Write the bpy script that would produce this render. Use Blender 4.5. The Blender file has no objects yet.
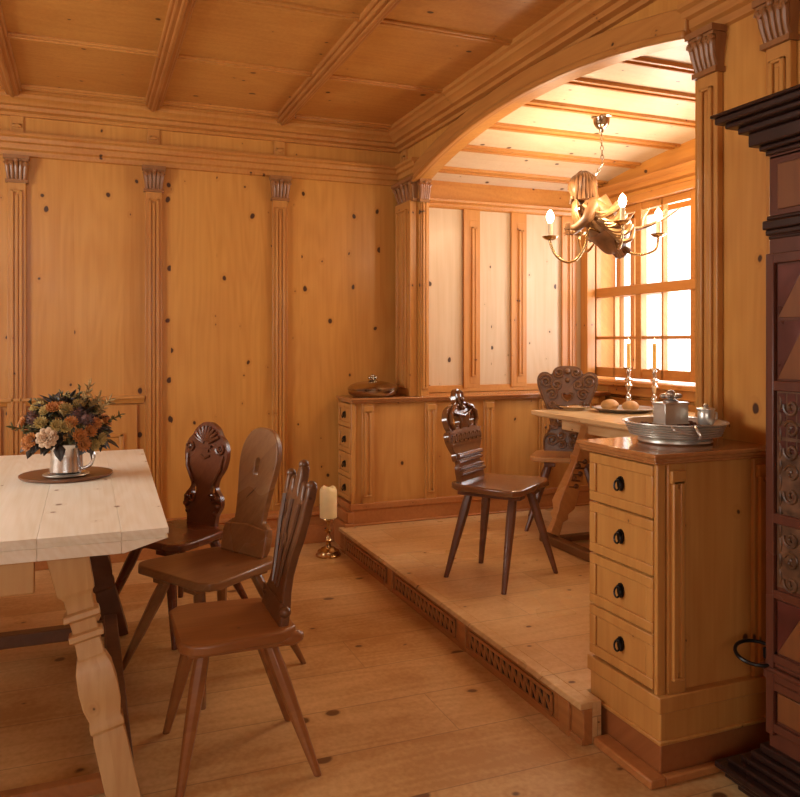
import bpy, bmesh, math, random
from mathutils import Vector, Matrix, Euler
random.seed(7)
C = bpy.context.scene.collection
PI = math.pi
sc = bpy.context.scene

# ------------------------------------------------------------------ materials
def new_mat(name):
    m = bpy.data.materials.new(name); m.use_nodes = True
    nt = m.node_tree; nt.nodes.clear()
    out = nt.nodes.new('ShaderNodeOutputMaterial'); b = nt.nodes.new('ShaderNodeBsdfPrincipled')
    nt.links.new(b.outputs[0], out.inputs[0])
    return m, nt, b
def N(nt, t, **k):
    n = nt.nodes.new(t)
    for a, v in k.items():
        setattr(n, a, v)
    return n
def math_n(nt, op, a, b=None, clamp=False):
    n = N(nt, 'ShaderNodeMath', operation=op, use_clamp=clamp)
    for i, v in enumerate((a, b)):
        if v is None: continue
        if isinstance(v, (int, float)): n.inputs[i].default_value = v
        else: nt.links.new(v, n.inputs[i])
    return n.outputs[0]
def comb(nt, x, y, z):
    n = N(nt, 'ShaderNodeCombineXYZ')
    for i, v in enumerate((x, y, z)):
        if isinstance(v, (int, float)): n.inputs[i].default_value = v
        else: nt.links.new(v, n.inputs[i])
    return n.outputs[0]
def mixc(nt, f, a, b, blend='MIX'):
    n = N(nt, 'ShaderNodeMix', data_type='RGBA', blend_type=blend)
    for s, v in ((n.inputs[0], f), (n.inputs[6], a), (n.inputs[7], b)):
        if isinstance(v, (int, float)): s.default_value = v
        elif isinstance(v, tuple): s.default_value = (*v, 1) if len(v) == 3 else v
        else: nt.links.new(v, s)
    return n.outputs[2]
def rng(nt, v, a, b, c, d):
    n = N(nt, 'ShaderNodeMapRange'); n.clamp = True
    nt.links.new(v, n.inputs[0])
    for i, x in enumerate((a, b, c, d)): n.inputs[i+1].default_value = x
    return n.outputs[0]
def wood(name, axis='Z', base=(.60,.30,.10), dark=(.40,.16,.045), plank=.28, knots=1.0, rough=.36, seam=False,
         blot=.3, fine=1.0, knotcol=(.045,.012,.004), tone=.14, spec=.45, knot_cell=.175, bump=.05, board_len=0):
    m, nt, b = new_mat(name)
    tc = N(nt, 'ShaderNodeTexCoord'); sp = N(nt, 'ShaderNodeSeparateXYZ')
    nt.links.new(tc.outputs['Object'], sp.inputs[0])
    X, Y, Z = sp.outputs
    al, u = {'Z': (Z, math_n(nt, 'ADD', X, Y)), 'X': (X, math_n(nt, 'ADD', Y, Z)), 'Y': (Y, math_n(nt, 'ADD', X, Z))}[axis]
    pi = math_n(nt, 'FLOOR', math_n(nt, 'DIVIDE', u, plank))
    if board_len:
        wn0 = N(nt, 'ShaderNodeTexWhiteNoise', noise_dimensions='1D'); nt.links.new(pi, wn0.inputs['W'])
        sh = math_n(nt, 'ADD', al, math_n(nt, 'MULTIPLY', wn0.outputs[0], board_len))
        bi = math_n(nt, 'FLOOR', math_n(nt, 'DIVIDE', sh, board_len))
        pi2 = math_n(nt, 'ADD', math_n(nt, 'MULTIPLY', pi, 17.3), bi)
    else: pi2 = pi
    wn = N(nt, 'ShaderNodeTexWhiteNoise', noise_dimensions='1D'); nt.links.new(pi2, wn.inputs['W'])
    r = wn.outputs[0]
    al2 = math_n(nt, 'ADD', al, math_n(nt, 'MULTIPLY', r, 31.0))
    # knots
    vo = N(nt, 'ShaderNodeTexVoronoi', voronoi_dimensions='2D', feature='F1')
    k = 1.0/knot_cell
    warp = N(nt, 'ShaderNodeTexNoise'); warp.inputs['Scale'].default_value = 9; warp.inputs['Detail'].default_value = 2
    nt.links.new(tc.outputs['Object'], warp.inputs['Vector'])
    wv = math_n(nt, 'MULTIPLY', math_n(nt, 'SUBTRACT', warp.outputs[0], .5), .035)
    kv = comb(nt, math_n(nt, 'MULTIPLY', math_n(nt, 'ADD', u, wv), k), math_n(nt, 'MULTIPLY', math_n(nt, 'ADD', al2, wv), k*.8), 0.0)
    nt.links.new(kv, vo.inputs['Vector']); vo.inputs['Scale'].default_value = 1; vo.inputs['Randomness'].default_value = 1
    cs = N(nt, 'ShaderNodeSeparateColor'); nt.links.new(vo.outputs['Color'], cs.inputs[0])
    rad = math_n(nt, 'MULTIPLY', math_n(nt, 'SUBTRACT', math_n(nt, 'POWER', cs.outputs[0], 2.3), .08), .10*knots)
    d = math_n(nt, 'SUBTRACT', vo.outputs['Distance'], rad)
    kcore = rng(nt, d, -.012, .014, 1, 0)
    halo = rng(nt, d, 0.0, .11, 1, 0)
    has = math_n(nt, 'GREATER_THAN', rad, .008)
    kcore = math_n(nt, 'MULTIPLY', kcore, has); halo = math_n(nt, 'MULTIPLY', halo, has)
    # growth rings
    n1 = N(nt, 'ShaderNodeTexNoise'); n1.inputs['Scale'].default_value = 1; n1.inputs['Detail'].default_value = 1.5
    nt.links.new(comb(nt, math_n(nt, 'MULTIPLY', al2, .55), math_n(nt, 'MULTIPLY', u, 4.0), r), n1.inputs['Vector'])
    ph = math_n(nt, 'ADD', math_n(nt, 'MULTIPLY', n1.outputs[0], 75*fine), math_n(nt, 'MULTIPLY', halo, 9))
    ring = math_n(nt, 'ADD', math_n(nt, 'MULTIPLY', math_n(nt, 'SINE', ph), .5), .5)
    n2 = N(nt, 'ShaderNodeTexNoise'); n2.inputs['Scale'].default_value = 1; n2.inputs['Detail'].default_value = 3
    nt.links.new(comb(nt, math_n(nt, 'MULTIPLY', al2, 2.2), math_n(nt, 'MULTIPLY', X, 55), math_n(nt, 'MULTIPLY', math_n(nt, 'ADD', Y, Z) if axis == 'X' else (math_n(nt,'ADD',X,Z) if axis == 'Y' else Y), 55)), n2.inputs['Vector'])
    n3 = N(nt, 'ShaderNodeTexNoise'); n3.inputs['Scale'].default_value = 2.2; n3.inputs['Detail'].default_value = 2
    nt.links.new(tc.outputs['Object'], n3.inputs['Vector'])
    f = math_n(nt, 'ADD', math_n(nt, 'MULTIPLY', ring, .22), math_n(nt, 'MULTIPLY', rng(nt, n2.outputs[0], .35, .7, 0, 1), .34))
    f = math_n(nt, 'ADD', f, math_n(nt, 'MULTIPLY', rng(nt, n3.outputs[0], .35, .68, 0, 1), blot))
    f = math_n(nt, 'ADD', f, math_n(nt, 'MULTIPLY', math_n(nt, 'SUBTRACT', r, .5), tone*2.2), clamp=True)
    col = mixc(nt, f, base, dark)
    col = mixc(nt, math_n(nt, 'MULTIPLY', halo, .45), col, dark)
    col = mixc(nt, math_n(nt, 'MULTIPLY', kcore, .96), col, knotcol)
    h = f
    if seam:
        fr = math_n(nt, 'FRACT', math_n(nt, 'DIVIDE', u, plank))
        e = math_n(nt, 'MINIMUM', fr, math_n(nt, 'SUBTRACT', 1.0, fr))
        s = rng(nt, e, 0, .0035/plank, 1, 0)
        if board_len:
            fb = math_n(nt, 'FRACT', math_n(nt, 'DIVIDE', sh, board_len))
            s = math_n(nt, 'MAXIMUM', s, rng(nt, fb, 0, .004/board_len, 1, 0))
        col = mixc(nt, math_n(nt, 'MULTIPLY', s, .6), col, knotcol)
    nt.links.new(col, b.inputs['Base Color'])
    rr = rng(nt, n3.outputs[0], .3, .7, rough-.05, rough+.08)
    nt.links.new(rr, b.inputs['Roughness']); b.inputs['Specular IOR Level'].default_value = spec
    bp = N(nt, 'ShaderNodeBump'); bp.inputs['Strength'].default_value = bump; bp.inputs['Distance'].default_value = .01
    nt.links.new(n2.outputs[0], bp.inputs['Height']); nt.links.new(bp.outputs[0], b.inputs['Normal'])
    return m
def plain(name, col, rough=.5, metal=0, noise=.12, nscale=30, bump=0, spec=.5, stretch=(1,1,1), sss=0):
    m, nt, b = new_mat(name)
    tc = N(nt, 'ShaderNodeTexCoord'); mp = N(nt, 'ShaderNodeMapping'); mp.inputs['Scale'].default_value = stretch
    nt.links.new(tc.outputs['Object'], mp.inputs[0])
    n = N(nt, 'ShaderNodeTexNoise'); n.inputs['Scale'].default_value = nscale; n.inputs['Detail'].default_value = 3
    nt.links.new(mp.outputs[0], n.inputs['Vector'])
    lo = tuple(max(0, c*(1-noise*2)) for c in col); hi = tuple(min(1, c*(1+noise)) for c in col)
    nt.links.new(mixc(nt, rng(nt, n.outputs[0], .3, .7, 0, 1), lo, hi), b.inputs['Base Color'])
    b.inputs['Metallic'].default_value = metal; b.inputs['Specular IOR Level'].default_value = spec
    nt.links.new(rng(nt, n.outputs[0], .3, .7, max(.02, rough-(.015 if metal else .06)), min(1, rough+(.015 if metal else .06))), b.inputs['Roughness'])
    if sss:
        b.inputs['Subsurface Weight'].default_value = sss; b.inputs['Subsurface Radius'].default_value = (.02,.01,.004); b.inputs['Subsurface Scale'].default_value = .5
    if bump:
        bp = N(nt, 'ShaderNodeBump'); bp.inputs['Strength'].default_value = bump; bp.inputs['Distance'].default_value = .004
        nt.links.new(n.outputs[0], bp.inputs['Height']); nt.links.new(bp.outputs[0], b.inputs['Normal'])
    return m
def emit(name, col, s):
    m = bpy.data.materials.new(name); m.use_nodes = True; nt = m.node_tree; nt.nodes.clear()
    o = nt.nodes.new('ShaderNodeOutputMaterial'); e = nt.nodes.new('ShaderNodeEmission')
    e.inputs[0].default_value = (*col, 1); e.inputs[1].default_value = s
    nt.links.new(e.outputs[0], o.inputs[0]); return m
def pane_mat():
    m = bpy.data.materials.new('window_glass'); m.use_nodes = True; nt = m.node_tree; nt.nodes.clear()
    o = nt.nodes.new('ShaderNodeOutputMaterial'); mx = nt.nodes.new('ShaderNodeMixShader')
    t = nt.nodes.new('ShaderNodeBsdfTransparent'); g = nt.nodes.new('ShaderNodeBsdfGlossy'); g.inputs['Roughness'].default_value = .02
    t.inputs[0].default_value = (.97,.98,.98,1)
    mx.inputs[0].default_value = .06
    nt.links.new(t.outputs[0], mx.inputs[1]); nt.links.new(g.outputs[0], mx.inputs[2])
    nt.links.new(mx.outputs[0], o.inputs[0]); return m

PB, PD = (.61,.282,.062), (.47,.18,.031)
M = {}
M['pz'] = wood('pine_upright', 'Z', PB, PD)
M['px'] = wood('pine_lengthwise', 'X', PB, PD, plank=.4)
M['py'] = wood('pine_crosswise', 'Y', PB, PD, plank=.4)
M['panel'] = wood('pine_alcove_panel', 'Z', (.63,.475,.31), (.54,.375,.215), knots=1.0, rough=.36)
M['trim'] = wood('pine_trim_upright', 'Z', (.57,.26,.062), (.43,.155,.031), knots=.45)
M['trimx'] = wood('pine_trim_lengthwise', 'X', (.57,.26,.062), (.43,.155,.031), knots=.5, plank=.5)
M['trimy'] = wood('pine_trim_crosswise', 'Y', (.52,.225,.054), (.38,.135,.027), knots=.5, plank=.5)
M['ceil'] = wood('pine_ceiling', 'X', (.57,.27,.062), (.44,.17,.032), plank=.8, knots=1.1, rough=.42)
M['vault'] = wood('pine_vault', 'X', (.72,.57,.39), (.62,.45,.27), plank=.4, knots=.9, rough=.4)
M['floor'] = wood('pine_floor', 'X', (.74,.49,.23), (.48,.25,.085), plank=.30, knots=.9, rough=.34, blot=.62, knotcol=(.13,.05,.018), seam=True, knot_cell=.3, tone=.2, board_len=3.4)
M['afloor'] = wood('pine_platform_floor', 'X', (.74,.50,.25), (.52,.28,.10), plank=.28, knots=.7, rough=.3, blot=.5, knotcol=(.13,.05,.018), seam=True, tone=.2, board_len=1.1)
M['cab'] = wood('pine_cabinet', 'Z', (.57,.27,.07), (.43,.165,.036), knots=.7, rough=.36)
M['cabp'] = wood('pine_cabinet_plinth', 'X', (.50,.20,.06), (.36,.12,.03), knots=.4, rough=.4, plank=.5)
M['cabb'] = wood('stained_plinth_base', 'X', (.34,.115,.034), (.24,.075,.02), knots=.3, rough=.4, plank=.5)
M['beam'] = wood('pine_beam', 'Y', (.46,.185,.046), (.33,.115,.025), knots=.4, plank=.5)
M['counter'] = wood('pine_counter', 'X', (.48,.20,.065), (.33,.115,.032), knots=.4, rough=.08, spec=.8, plank=.4)
M['table'] = wood('scrubbed_pine', 'Y', (.93,.87,.74), (.78,.67,.48), plank=.34, knots=.7, rough=.5, seam=False, knotcol=(.28,.16,.08), fine=1.2, tone=.08)
M['tleg'] = wood('scrubbed_pine_leg', 'Z', (.66,.42,.19), (.50,.26,.09), knots=.3, rough=.42)
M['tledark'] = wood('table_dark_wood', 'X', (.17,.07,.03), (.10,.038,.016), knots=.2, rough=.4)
M['t2'] = wood('honey_table_wood', 'Y', (.78,.54,.28), (.60,.36,.15), knots=.3, rough=.2, spec=.7)
def chairwood(n, b, d, r=.3, s=.5): return wood(n, 'Y', b, d, knots=.25, rough=r, spec=s, plank=.2)
M['chA'] = chairwood('dark_red_walnut', (.16,.05,.02), (.10,.026,.010), .26, .55)
M['chB'] = chairwood('mid_brown_walnut', (.30,.142,.054), (.19,.078,.027), .3)
M['chC'] = chairwood('red_brown_walnut', (.36,.145,.045), (.23,.08,.024), .32)
M['chCb'] = chairwood('dark_brown_back', (.17,.07,.028), (.10,.036,.014), .35)
M['chD'] = chairwood('dark_brown_oak', (.20,.078,.028), (.12,.04,.014), .12, 1.0)
M['chDl'] = chairwood('dark_leg_oak', (.16,.06,.028), (.10,.034,.016), .3)
M['chE'] = chairwood('carved_brown_oak', (.185,.078,.026), (.105,.040,.013), .35)
M['chEs'] = chairwood('light_seat_pine', (.58,.29,.10), (.44,.19,.06), .3)
M['pewter'] = plain('pewter', (.66,.62,.55), .33, .75, .03, 40)
M['pewterd'] = plain('old_pewter', (.46,.42,.37), .32, .8, .04, 40)
M['jugp'] = plain('bright_pewter', (.74,.72,.70), .22, 1, .08, 25)
M['brass'] = plain('old_brass', (.56,.38,.18), .25, 1, .04, 40)
M['copper'] = plain('copper_dish', (.48,.40,.30), .2, 1, .03, 30)
M['silver'] = plain('silver', (.80,.76,.70), .16, 1, .06, 30)
M['iron'] = plain('black_iron', (.014,.011,.010), .35, .6, .2, 50)
M['wax'] = plain('cream_wax', (.86,.66,.33), .5, 0, .05, 12, sss=.3)
M['waxy'] = plain('yellow_wax', (.86,.55,.12), .5, 0, .05, 12, sss=.2)
M['wick'] = plain('wick', (.02,.015,.01), .9)
M['flame'] = emit('flame', (1,.62,.22), 14)
M['bulb'] = emit('bulb_light', (1,.80,.50), 40)
M['sleeve'] = plain('ivory_sleeve', (.85,.75,.55), .5, 0, .03)
M['tray'] = wood('tray_wood', 'X', (.20,.085,.04), (.13,.05,.022), knots=.1, rough=.32, plank=.5)
M['bread'] = plain('bread_crust', (.62,.33,.11), .6, 0, .2, 14, .3)
M['carve'] = plain('carved_limewood', (.25,.115,.045), .42, 0, .25, 14, .2)
M['hair'] = plain('carved_hair_wood', (.20,.085,.03), .45, 0, .3, 40, .5, stretch=(1,1,.3))
M['gold'] = plain('gilded_wood', (.46,.26,.11), .3, .6, .15, 20, .2)
M['cap'] = wood('carved_capital_wood', 'Z', (.34,.145,.048), (.22,.08,.024), knots=0, rough=.36)
M['dk'] = plain('dark_stained_wood', (.028,.011,.008), .3, 0, .12, 3)
M['dkred'] = wood('red_stained_wood', 'Z', (.12,.036,.018), (.07,.018,.010), knots=0, rough=.3)
M['inlay'] = wood('inlay_light_wood', 'Z', (.20,.07,.022), (.13,.04,.013), knots=0, rough=.32)
M['inlayd'] = plain('inlay_dark_wood', (.10,.022,.014), .3, 0, .3, 8)
M['gild'] = plain('worn_gilding', (.13,.055,.022), .4, 0, .3, 30)
M['hole'] = plain('fret_shade', (.012,.006,.004), .9)  # near-black colour painting the shade inside the step vents
M['fret'] = wood('fret_wood', 'Y', (.46,.19,.055), (.32,.115,.03), knots=.1, rough=.4)
M['glass'] = pane_mat()
M['rose'] = plain('rose_petal', (.60,.40,.25), .6, 0, .15, 30)
M['orange'] = plain('orange_petal', (.50,.17,.03), .6, 0, .2, 40)
M['yellow'] = plain('straw_flower', (.42,.28,.08), .7, 0, .2, 60)
M['plume'] = plain('dry_plume', (.42,.27,.10), .8, 0, .2, 60)
M['leaf'] = plain('dark_leaf', (.045,.030,.022), .45, 0, .3, 30)
M['leafg'] = plain('olive_leaf', (.13,.11,.035), .55, 0, .3, 30)
M['thistle'] = plain('thistle', (.13,.06,.05), .8, 0, .3, 80)
M['petals'] = plain('dried_petals', (.17,.06,.03), .8, 0, .4, 60, .5)
M['snow'] = plain('snowy_ground', (.9,.9,.92), .8, 0, .05, 3)

# ------------------------------------------------------------------ geometry
def V(*a): return Vector(a)
def empty(name, loc=(0,0,0), rz=0):
    o = bpy.data.objects.new(name, None); C.objects.link(o); o.location = loc; o.rotation_euler = (0,0,rz)
    o.empty_display_size = .1
    return o
def tag(o, label, cat, group=None, kind=None):
    o['label'] = label; o['category'] = cat
    if group: o['group'] = group
    if kind: o['kind'] = kind
    return o
class MB:
    def __init__(s): s.b = bmesh.new()
    def face(s, vs):
        try: return s.b.faces.new(vs)
        except ValueError: return None
    def box(s, x0, x1, y0, y1, z0, z1, m=None):
        c = [V(x, y, z) for z in (z0, z1) for y in (y0, y1) for x in (x0, x1)]
        if m is not None: c = [m @ p for p in c]
        v = [s.b.verts.new(p) for p in c]
        for q in ((0,2,3,1),(4,5,7,6),(0,1,5,4),(2,6,7,3),(0,4,6,2),(1,3,7,5)): s.face([v[i] for i in q])
        return s
    def prism(s, pts, t, m=Matrix(), holes=()):
        """outline in local XY, extruded over local Z 0..t, with holes"""
        if not holes and len(pts) < 5 or not holes:
            lo = [s.b.verts.new(m @ V(x, y, 0)) for x, y in pts]; hi = [s.b.verts.new(m @ V(x, y, t)) for x, y in pts]
            n = len(pts)
            s.face(lo[::-1]); s.face(hi)
            for i in range(n): s.face([lo[i], lo[(i+1)%n], hi[(i+1)%n], hi[i]])
            return s
        tmp = bmesh.new(); ed = []; 
        for loop in (pts, *holes):
            vs = [tmp.verts.new((x, y, 0)) for x, y in loop]
            ed += [tmp.edges.new((vs[i], vs[(i+1)%len(vs)])) for i in range(len(vs))]
        r = bmesh.ops.triangle_fill(tmp, use_beauty=True, use_dissolve=False, edges=ed)
        fs = [f for f in tmp.faces]
        ext = bmesh.ops.extrude_face_region(tmp, geom=fs, use_keep_orig=True)
        bmesh.ops.translate(tmp, vec=(0, 0, t), verts=[g for g in ext['geom'] if isinstance(g, bmesh.types.BMVert)])
        bmesh.ops.recalc_face_normals(tmp, faces=tmp.faces)
        mp = {v: s.b.verts.new(m @ v.co) for v in tmp.verts}
        for f in tmp.faces: s.face([mp[v] for v in f.verts])
        tmp.free(); return s
    def lathe(s, prof, c=(0,0,0), n=32, m=None):
        rings = []
        for r, z in prof:
            if r < 1e-5: ring = [V(c[0], c[1], c[2]+z)]
            else: ring = [V(c[0]+r*math.cos(2*PI*i/n), c[1]+r*math.sin(2*PI*i/n), c[2]+z) for i in range(n)]
            rings.append([s.b.verts.new(m @ p if m is not None else p) for p in ring])
        for a, b in zip(rings, rings[1:]):
            if len(a) == 1 and len(b) == 1: continue
            for i in range(n):
                j = (i+1) % n
                if len(a) == 1: s.face([a[0], b[j], b[i]])
                elif len(b) == 1: s.face([a[i], a[j], b[0]])
                else: s.face([a[i], a[j], b[j], b[i]])
        if len(rings[0]) > 1: s.face(rings[0][::-1])
        if len(rings[-1]) > 1: s.face(rings[-1])
        return s
    def tube(s, pts, rad, n=10, m=None, closed=False, flat=1.0):
        pts = [Vector(p) for p in pts]
        if not isinstance(rad, (list, tuple)): rad = [rad]*len(pts)
        L = len(pts); rings = []; ref = None
        for i, p in enumerate(pts):
            if closed: t = pts[(i+1) % L]-pts[i-1]
            else: t = pts[min(i+1, L-1)]-pts[max(i-1, 0)]
            t.normalize()
            if ref is None: ref = t.orthogonal()
            ref = (ref - t*ref.dot(t)).normalized(); w = t.cross(ref)
            ring = [p+(ref*math.cos(2*PI*k/n)+w*math.sin(2*PI*k/n)*flat)*rad[i] for k in range(n)]
            rings.append([s.b.verts.new(m @ q if m is not None else q) for q in ring])
        for a, b in (list(zip(rings, rings[1:])) + ([(rings[-1], rings[0])] if closed else [])):
            for i in range(n): s.face([a[i], a[(i+1) % n], b[(i+1) % n], b[i]])
        if not closed: s.face(rings[0][::-1]); s.face(rings[-1])
        return s
    def ball(s, c, r, m=None, seg=16, sq=(1,1,1)):
        k = 8
        prof = [(math.sin(PI*i/k), -math.cos(PI*i/k)) for i in range(k+1)]
        mm = Matrix.Translation(c) @ Matrix.Diagonal((r*sq[0], r*sq[1], r*sq[2], 1))
        if m is not None: mm = m @ mm
        return s.lathe([(a if 0 < i < k else 0, z) for i, (a, z) in enumerate(prof)], n=seg, m=mm)
    def sweep(s, prof, path, side=1):
        """prof: (out, z) section swept along horizontal straight path p0->p1 in world XY; 'out' is to the left*side of the path"""
        p0, p1 = V(*path[0]), V(*path[1]); d = (p1-p0).normalized(); o = V(-d.y, d.x, 0)*side
        A = [s.b.verts.new(p0+o*a+V(0,0,z)) for a, z in prof]; B = [s.b.verts.new(p1+o*a+V(0,0,z)) for a, z in prof]
        n = len(prof)
        for i in range(n): s.face([A[i], A[(i+1)%n], B[(i+1)%n], B[i]])
        s.face(A[::-1]); s.face(B); return s
    def build(s, name, mat, parent=None, bevel=0, smooth=True, kind=None, seg=2, ang=38):
        bmesh.ops.recalc_face_normals(s.b, faces=s.b.faces)
        me = bpy.data.meshes.new(name); s.b.to_mesh(me); s.b.free()
        o = bpy.data.objects.new(name, me); C.objects.link(o)
        me.materials.append(M[mat] if isinstance(mat, str) else mat)
        if smooth:
            me.shade_smooth(); me.set_sharp_from_angle(angle=math.radians(ang))
        if bevel:
            bv = o.modifiers.new('bevel', 'BEVEL'); bv.width = bevel; bv.segments = seg; bv.limit_method = 'ANGLE'; bv.angle_limit = math.radians(40)
        if parent is not None: o.parent = parent
        if kind: o['kind'] = kind
        return o
def struct(name, mb, mat, parent=None, bevel=0): return mb.build(name, mat, parent, bevel, kind='structure')
def smooth_pts(pts, k=6, closed=False):
    out = []; n = len(pts)
    for i in range(n if closed else n-1):
        if closed: a, b, c, d = pts[i-1], pts[i], pts[(i+1)%n], pts[(i+2)%n]
        else: a, b, c, d = pts[max(i-1,0)], pts[i], pts[i+1], pts[min(i+2,n-1)]
        for j in range(k):
            t = j/k
            out.append(tuple(.5*((2*b[q])+(-a[q]+c[q])*t+(2*a[q]-5*b[q]+4*c[q]-d[q])*t*t+(-a[q]+3*b[q]-3*c[q]+d[q])*t**3) for q in range(len(b))))
    if not closed: out.append(tuple(pts[-1]))
    return out
def mirror(half):
    """half outline (x>=0) from bottom to top -> full closed outline"""
    l = [(-x, y) for x, y in half[::-1]]
    if abs(half[-1][0]) < 1e-6: l = l[1:]
    return list(half)+l
def circ(cx, cy, rx, ry=None, n=18, a0=0): 
    ry = ry or rx
    return [(cx+rx*math.cos(2*PI*i/n+a0), cy+ry*math.sin(2*PI*i/n+a0)) for i in range(n)]

# ------------------------------------------------------------------ dimensions of the place
YB, XA, XW, ZC, ZP, XS, CT = 5.1, 2.05, 3.6, 2.77, .14, 1.51, .96
XL, YR = -2.4, -2.2
YN = 2.2          # alcove near wall inner face
# ---------------- floor, walls, ceiling
struct('floor', MB().box(XL-.1, XS+.04, YR-.1, YB+.1, -.1, 0).box(XS+.04, XA+.1, YR-.1, 2.24, -.1, 0), 'floor')
struct('floor_platform', MB().box(XS+.035, XW+.1, 2.235, YB+.1, -.1, ZP).box(XS-.012, XS+.035, 2.15, YB-.32, ZP-.022, ZP).box(XS+.035, 1.58, 2.15, 2.235, .0, ZP), 'afloor', bevel=.003)
w = MB().box(XL-.1, XW+.1, YB, YB+.1, -.1, ZC+.1)
struct('wall_back', w, 'pz')
w = MB().box(XL-.12, XL, YR, 1.7, 0, ZC).box(XL-.12, XL, 3.7, YB, 0, ZC).box(XL-.12, XL, 1.7, 3.7, 0, 1.3).box(XL-.12, XL, 1.7, 3.7, 2.5, ZC)
struct('wall_left', w, 'py')
w = MB().box(XL, -2.1, YR-.12, YR, 0, ZC).box(.1, XA+.1, YR-.12, YR, 0, ZC).box(-2.1, .1, YR-.12, YR, 0, 1.3).box(-2.1, .1, YR-.12, YR, 2.5, ZC)
struct('wall_front', w, 'px')
for nm, horiz in (('added_window_left', False), ('added_window_front', True)):  # two invented windows out of view, added so the fill lights can enter
    f = MB(); g = MB()
    a0, a1 = (1.7, 3.7) if not horiz else (-2.1, .1)
    def bb(m, u0, u1, z0, z1, d0, d1):
        if horiz: m.box(u0, u1, YR-.12+d0, YR-.12+d1, z0, z1)
        else: m.box(XL-.12+d0, XL-.12+d1, u0, u1, z0, z1)
    for q in range(4):
        u = a0+(a1-a0-.05)*q/3; bb(f, u, u+.05, 1.3, 2.5, .03, .09)
    for z in (1.3, 1.88, 2.45): bb(f, a0, a1, z, z+.05, .03, .09)
    bb(g, a0, a1, 1.3, 2.5, .055, .06)
    fo = struct(nm, f, 'trim'); struct('pane', g, 'glass', fo)
# right wall / arch wall at x = XA with the segmental arch opening
Rr, YC, ZA = 5.36, 3.42, 2.555
def arch_z(y): return ZA-(Rr-math.sqrt(Rr*Rr-(y-YC)**2))
def yzM(x0):   # local (X,Y,Z) -> world (x0+Z, X, Y)
    return Matrix(((0,0,1,x0),(1,0,0,0),(0,1,0,0),(0,0,0,1)))
Y0, Y1 = 2.235, 4.76
ys = [Y0+(Y1-Y0)*i/40 for i in range(41)]
poly = [(YR, 0), (Y0, 0)] + [(y, arch_z(y)) for y in ys] + [(Y1, CT), (YB, CT), (YB, ZC), (YR, ZC)]
struct('wall_right', MB().prism(poly, .07, yzM(XA)), 'pz')
# archivolt band and its inner bead
top = [(y, arch_z(y)+.105) for y in ys]; bot = [(y, arch_z(y)-.004) for y in ys]
struct('trim_1', MB().prism(bot+top[::-1], .045, yzM(XA-.045)), 'trimy', bevel=.006)
top = [(y, arch_z(y)+.02) for y in ys]; bot = [(y, arch_z(y)-.012) for y in ys]
struct('trim_2', MB().prism(bot+top[::-1], .03, yzM(XA-.058)), 'trimy', bevel=.008)
# alcove: window wall, near wall, vault
def vault_z(y): return 2.63-(y-3.45)**2/16
WY0, WY1, WZ0, WZ1 = 3.05, 5.06, 1.06, 2.30
w = MB().box(XW, XW+.25, YN-.1, WY0, -.1, 2.75).box(XW, XW+.25, WY1, YB+.1, -.1, 2.75).box(XW, XW+.25, WY0, WY1, -.1, WZ0-.03).box(XW, XW+.25, WY0, WY1, WZ1, 2.75)
struct('wall_window', w, 'py')
struct('wall_alcove_end', MB().box(XA+.07, XW, YN-.14, YN-.02, -.1, 2.75), 'panel')
vy = [YN-.14+(YB-YN+.14)*i/30 for i in range(31)]
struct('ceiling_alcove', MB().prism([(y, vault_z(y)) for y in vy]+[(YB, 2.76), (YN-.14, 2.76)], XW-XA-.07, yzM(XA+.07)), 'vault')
vs = MB()
for y in (2.52, 2.92, 3.30, 3.69, 4.09, 4.48, 4.86):
    z = vault_z(y)
    mm = Matrix.Translation((0, y, z)) @ Matrix.Rotation(math.atan(-(y-3.45)/8), 4, 'X')
    vs.box(XA+.08, XW-.01, -.042, .042, -.008, .01, mm); vs.box(XA+.08, XW-.01, -.04, -.018, -.018, 0, mm); vs.box(XA+.08, XW-.01, .018, .04, -.018, 0, mm)
struct('trim_3', vs, 'trimx', bevel=.004)
struct('ceiling', MB().box(XL-.1, XW+.3, YR-.1, YB+.1, ZC, ZC+.1), 'ceil')
cb = MB()
for x in (-1.97, -1.17, -.385, .385, 1.18):
    cb.box(x-.05, x+.05, YR, YB-.01, ZC-.022, ZC+.01); cb.box(x-.034, x+.034, YR, YB-.01, ZC-.042, ZC); cb.box(x-.012, x+.012, YR, YB-.01, ZC-.052, ZC)
struct('trim_4', cb, 'beam', bevel=.007)
cb = MB()
for y in (.1, .9, 1.7, 2.5, 3.31, 4.1, 4.9):
    cb.box(XL, XA-.02, y-.026, y+.026, ZC-.014, ZC+.01); cb.box(XL, XA-.02, y-.010, y+.010, ZC-.022, ZC+.01)
struct('trim_5', cb, 'trimx', bevel=.006)
# cornices
cor = [(0, ZC), (.15, ZC), (.15, ZC-.022), (.132, ZC-.03), (.125, ZC-.048), (.098, ZC-.062), (.09, ZC-.078), (.066, ZC-.084), (.06, ZC-.104), (.03, ZC-.112), (.022, ZC-.128), (0, ZC-.13)]
arc = [(0, 2.535), (.065, 2.535), (.065, 2.518), (.05, 2.508), (.046, 2.486), (.03, 2.478), (.028, 2.448), (.014, 2.438), (.012, 2.412), (0, 2.405)]
struct('trim_6', MB().sweep(cor, ((XL, YB, 0), (XA, YB, 0)), -1), 'trimx')
struct('trim_7', MB().sweep(cor, ((XA, YR, 0), (XA, YB, 0)), 1), 'trimy')
struct('trim_8', MB().sweep(arc, ((XL, YB, 0), (XA, YB, 0)), -1).sweep(arc, ((XA, YB-.36, 0), (XA, YB, 0)), 1), 'trimx')
struct('trim_9', MB().sweep(arc, ((XA, YR, 0), (XA, Y0+.02, 0)), 1), 'trimy')
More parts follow.
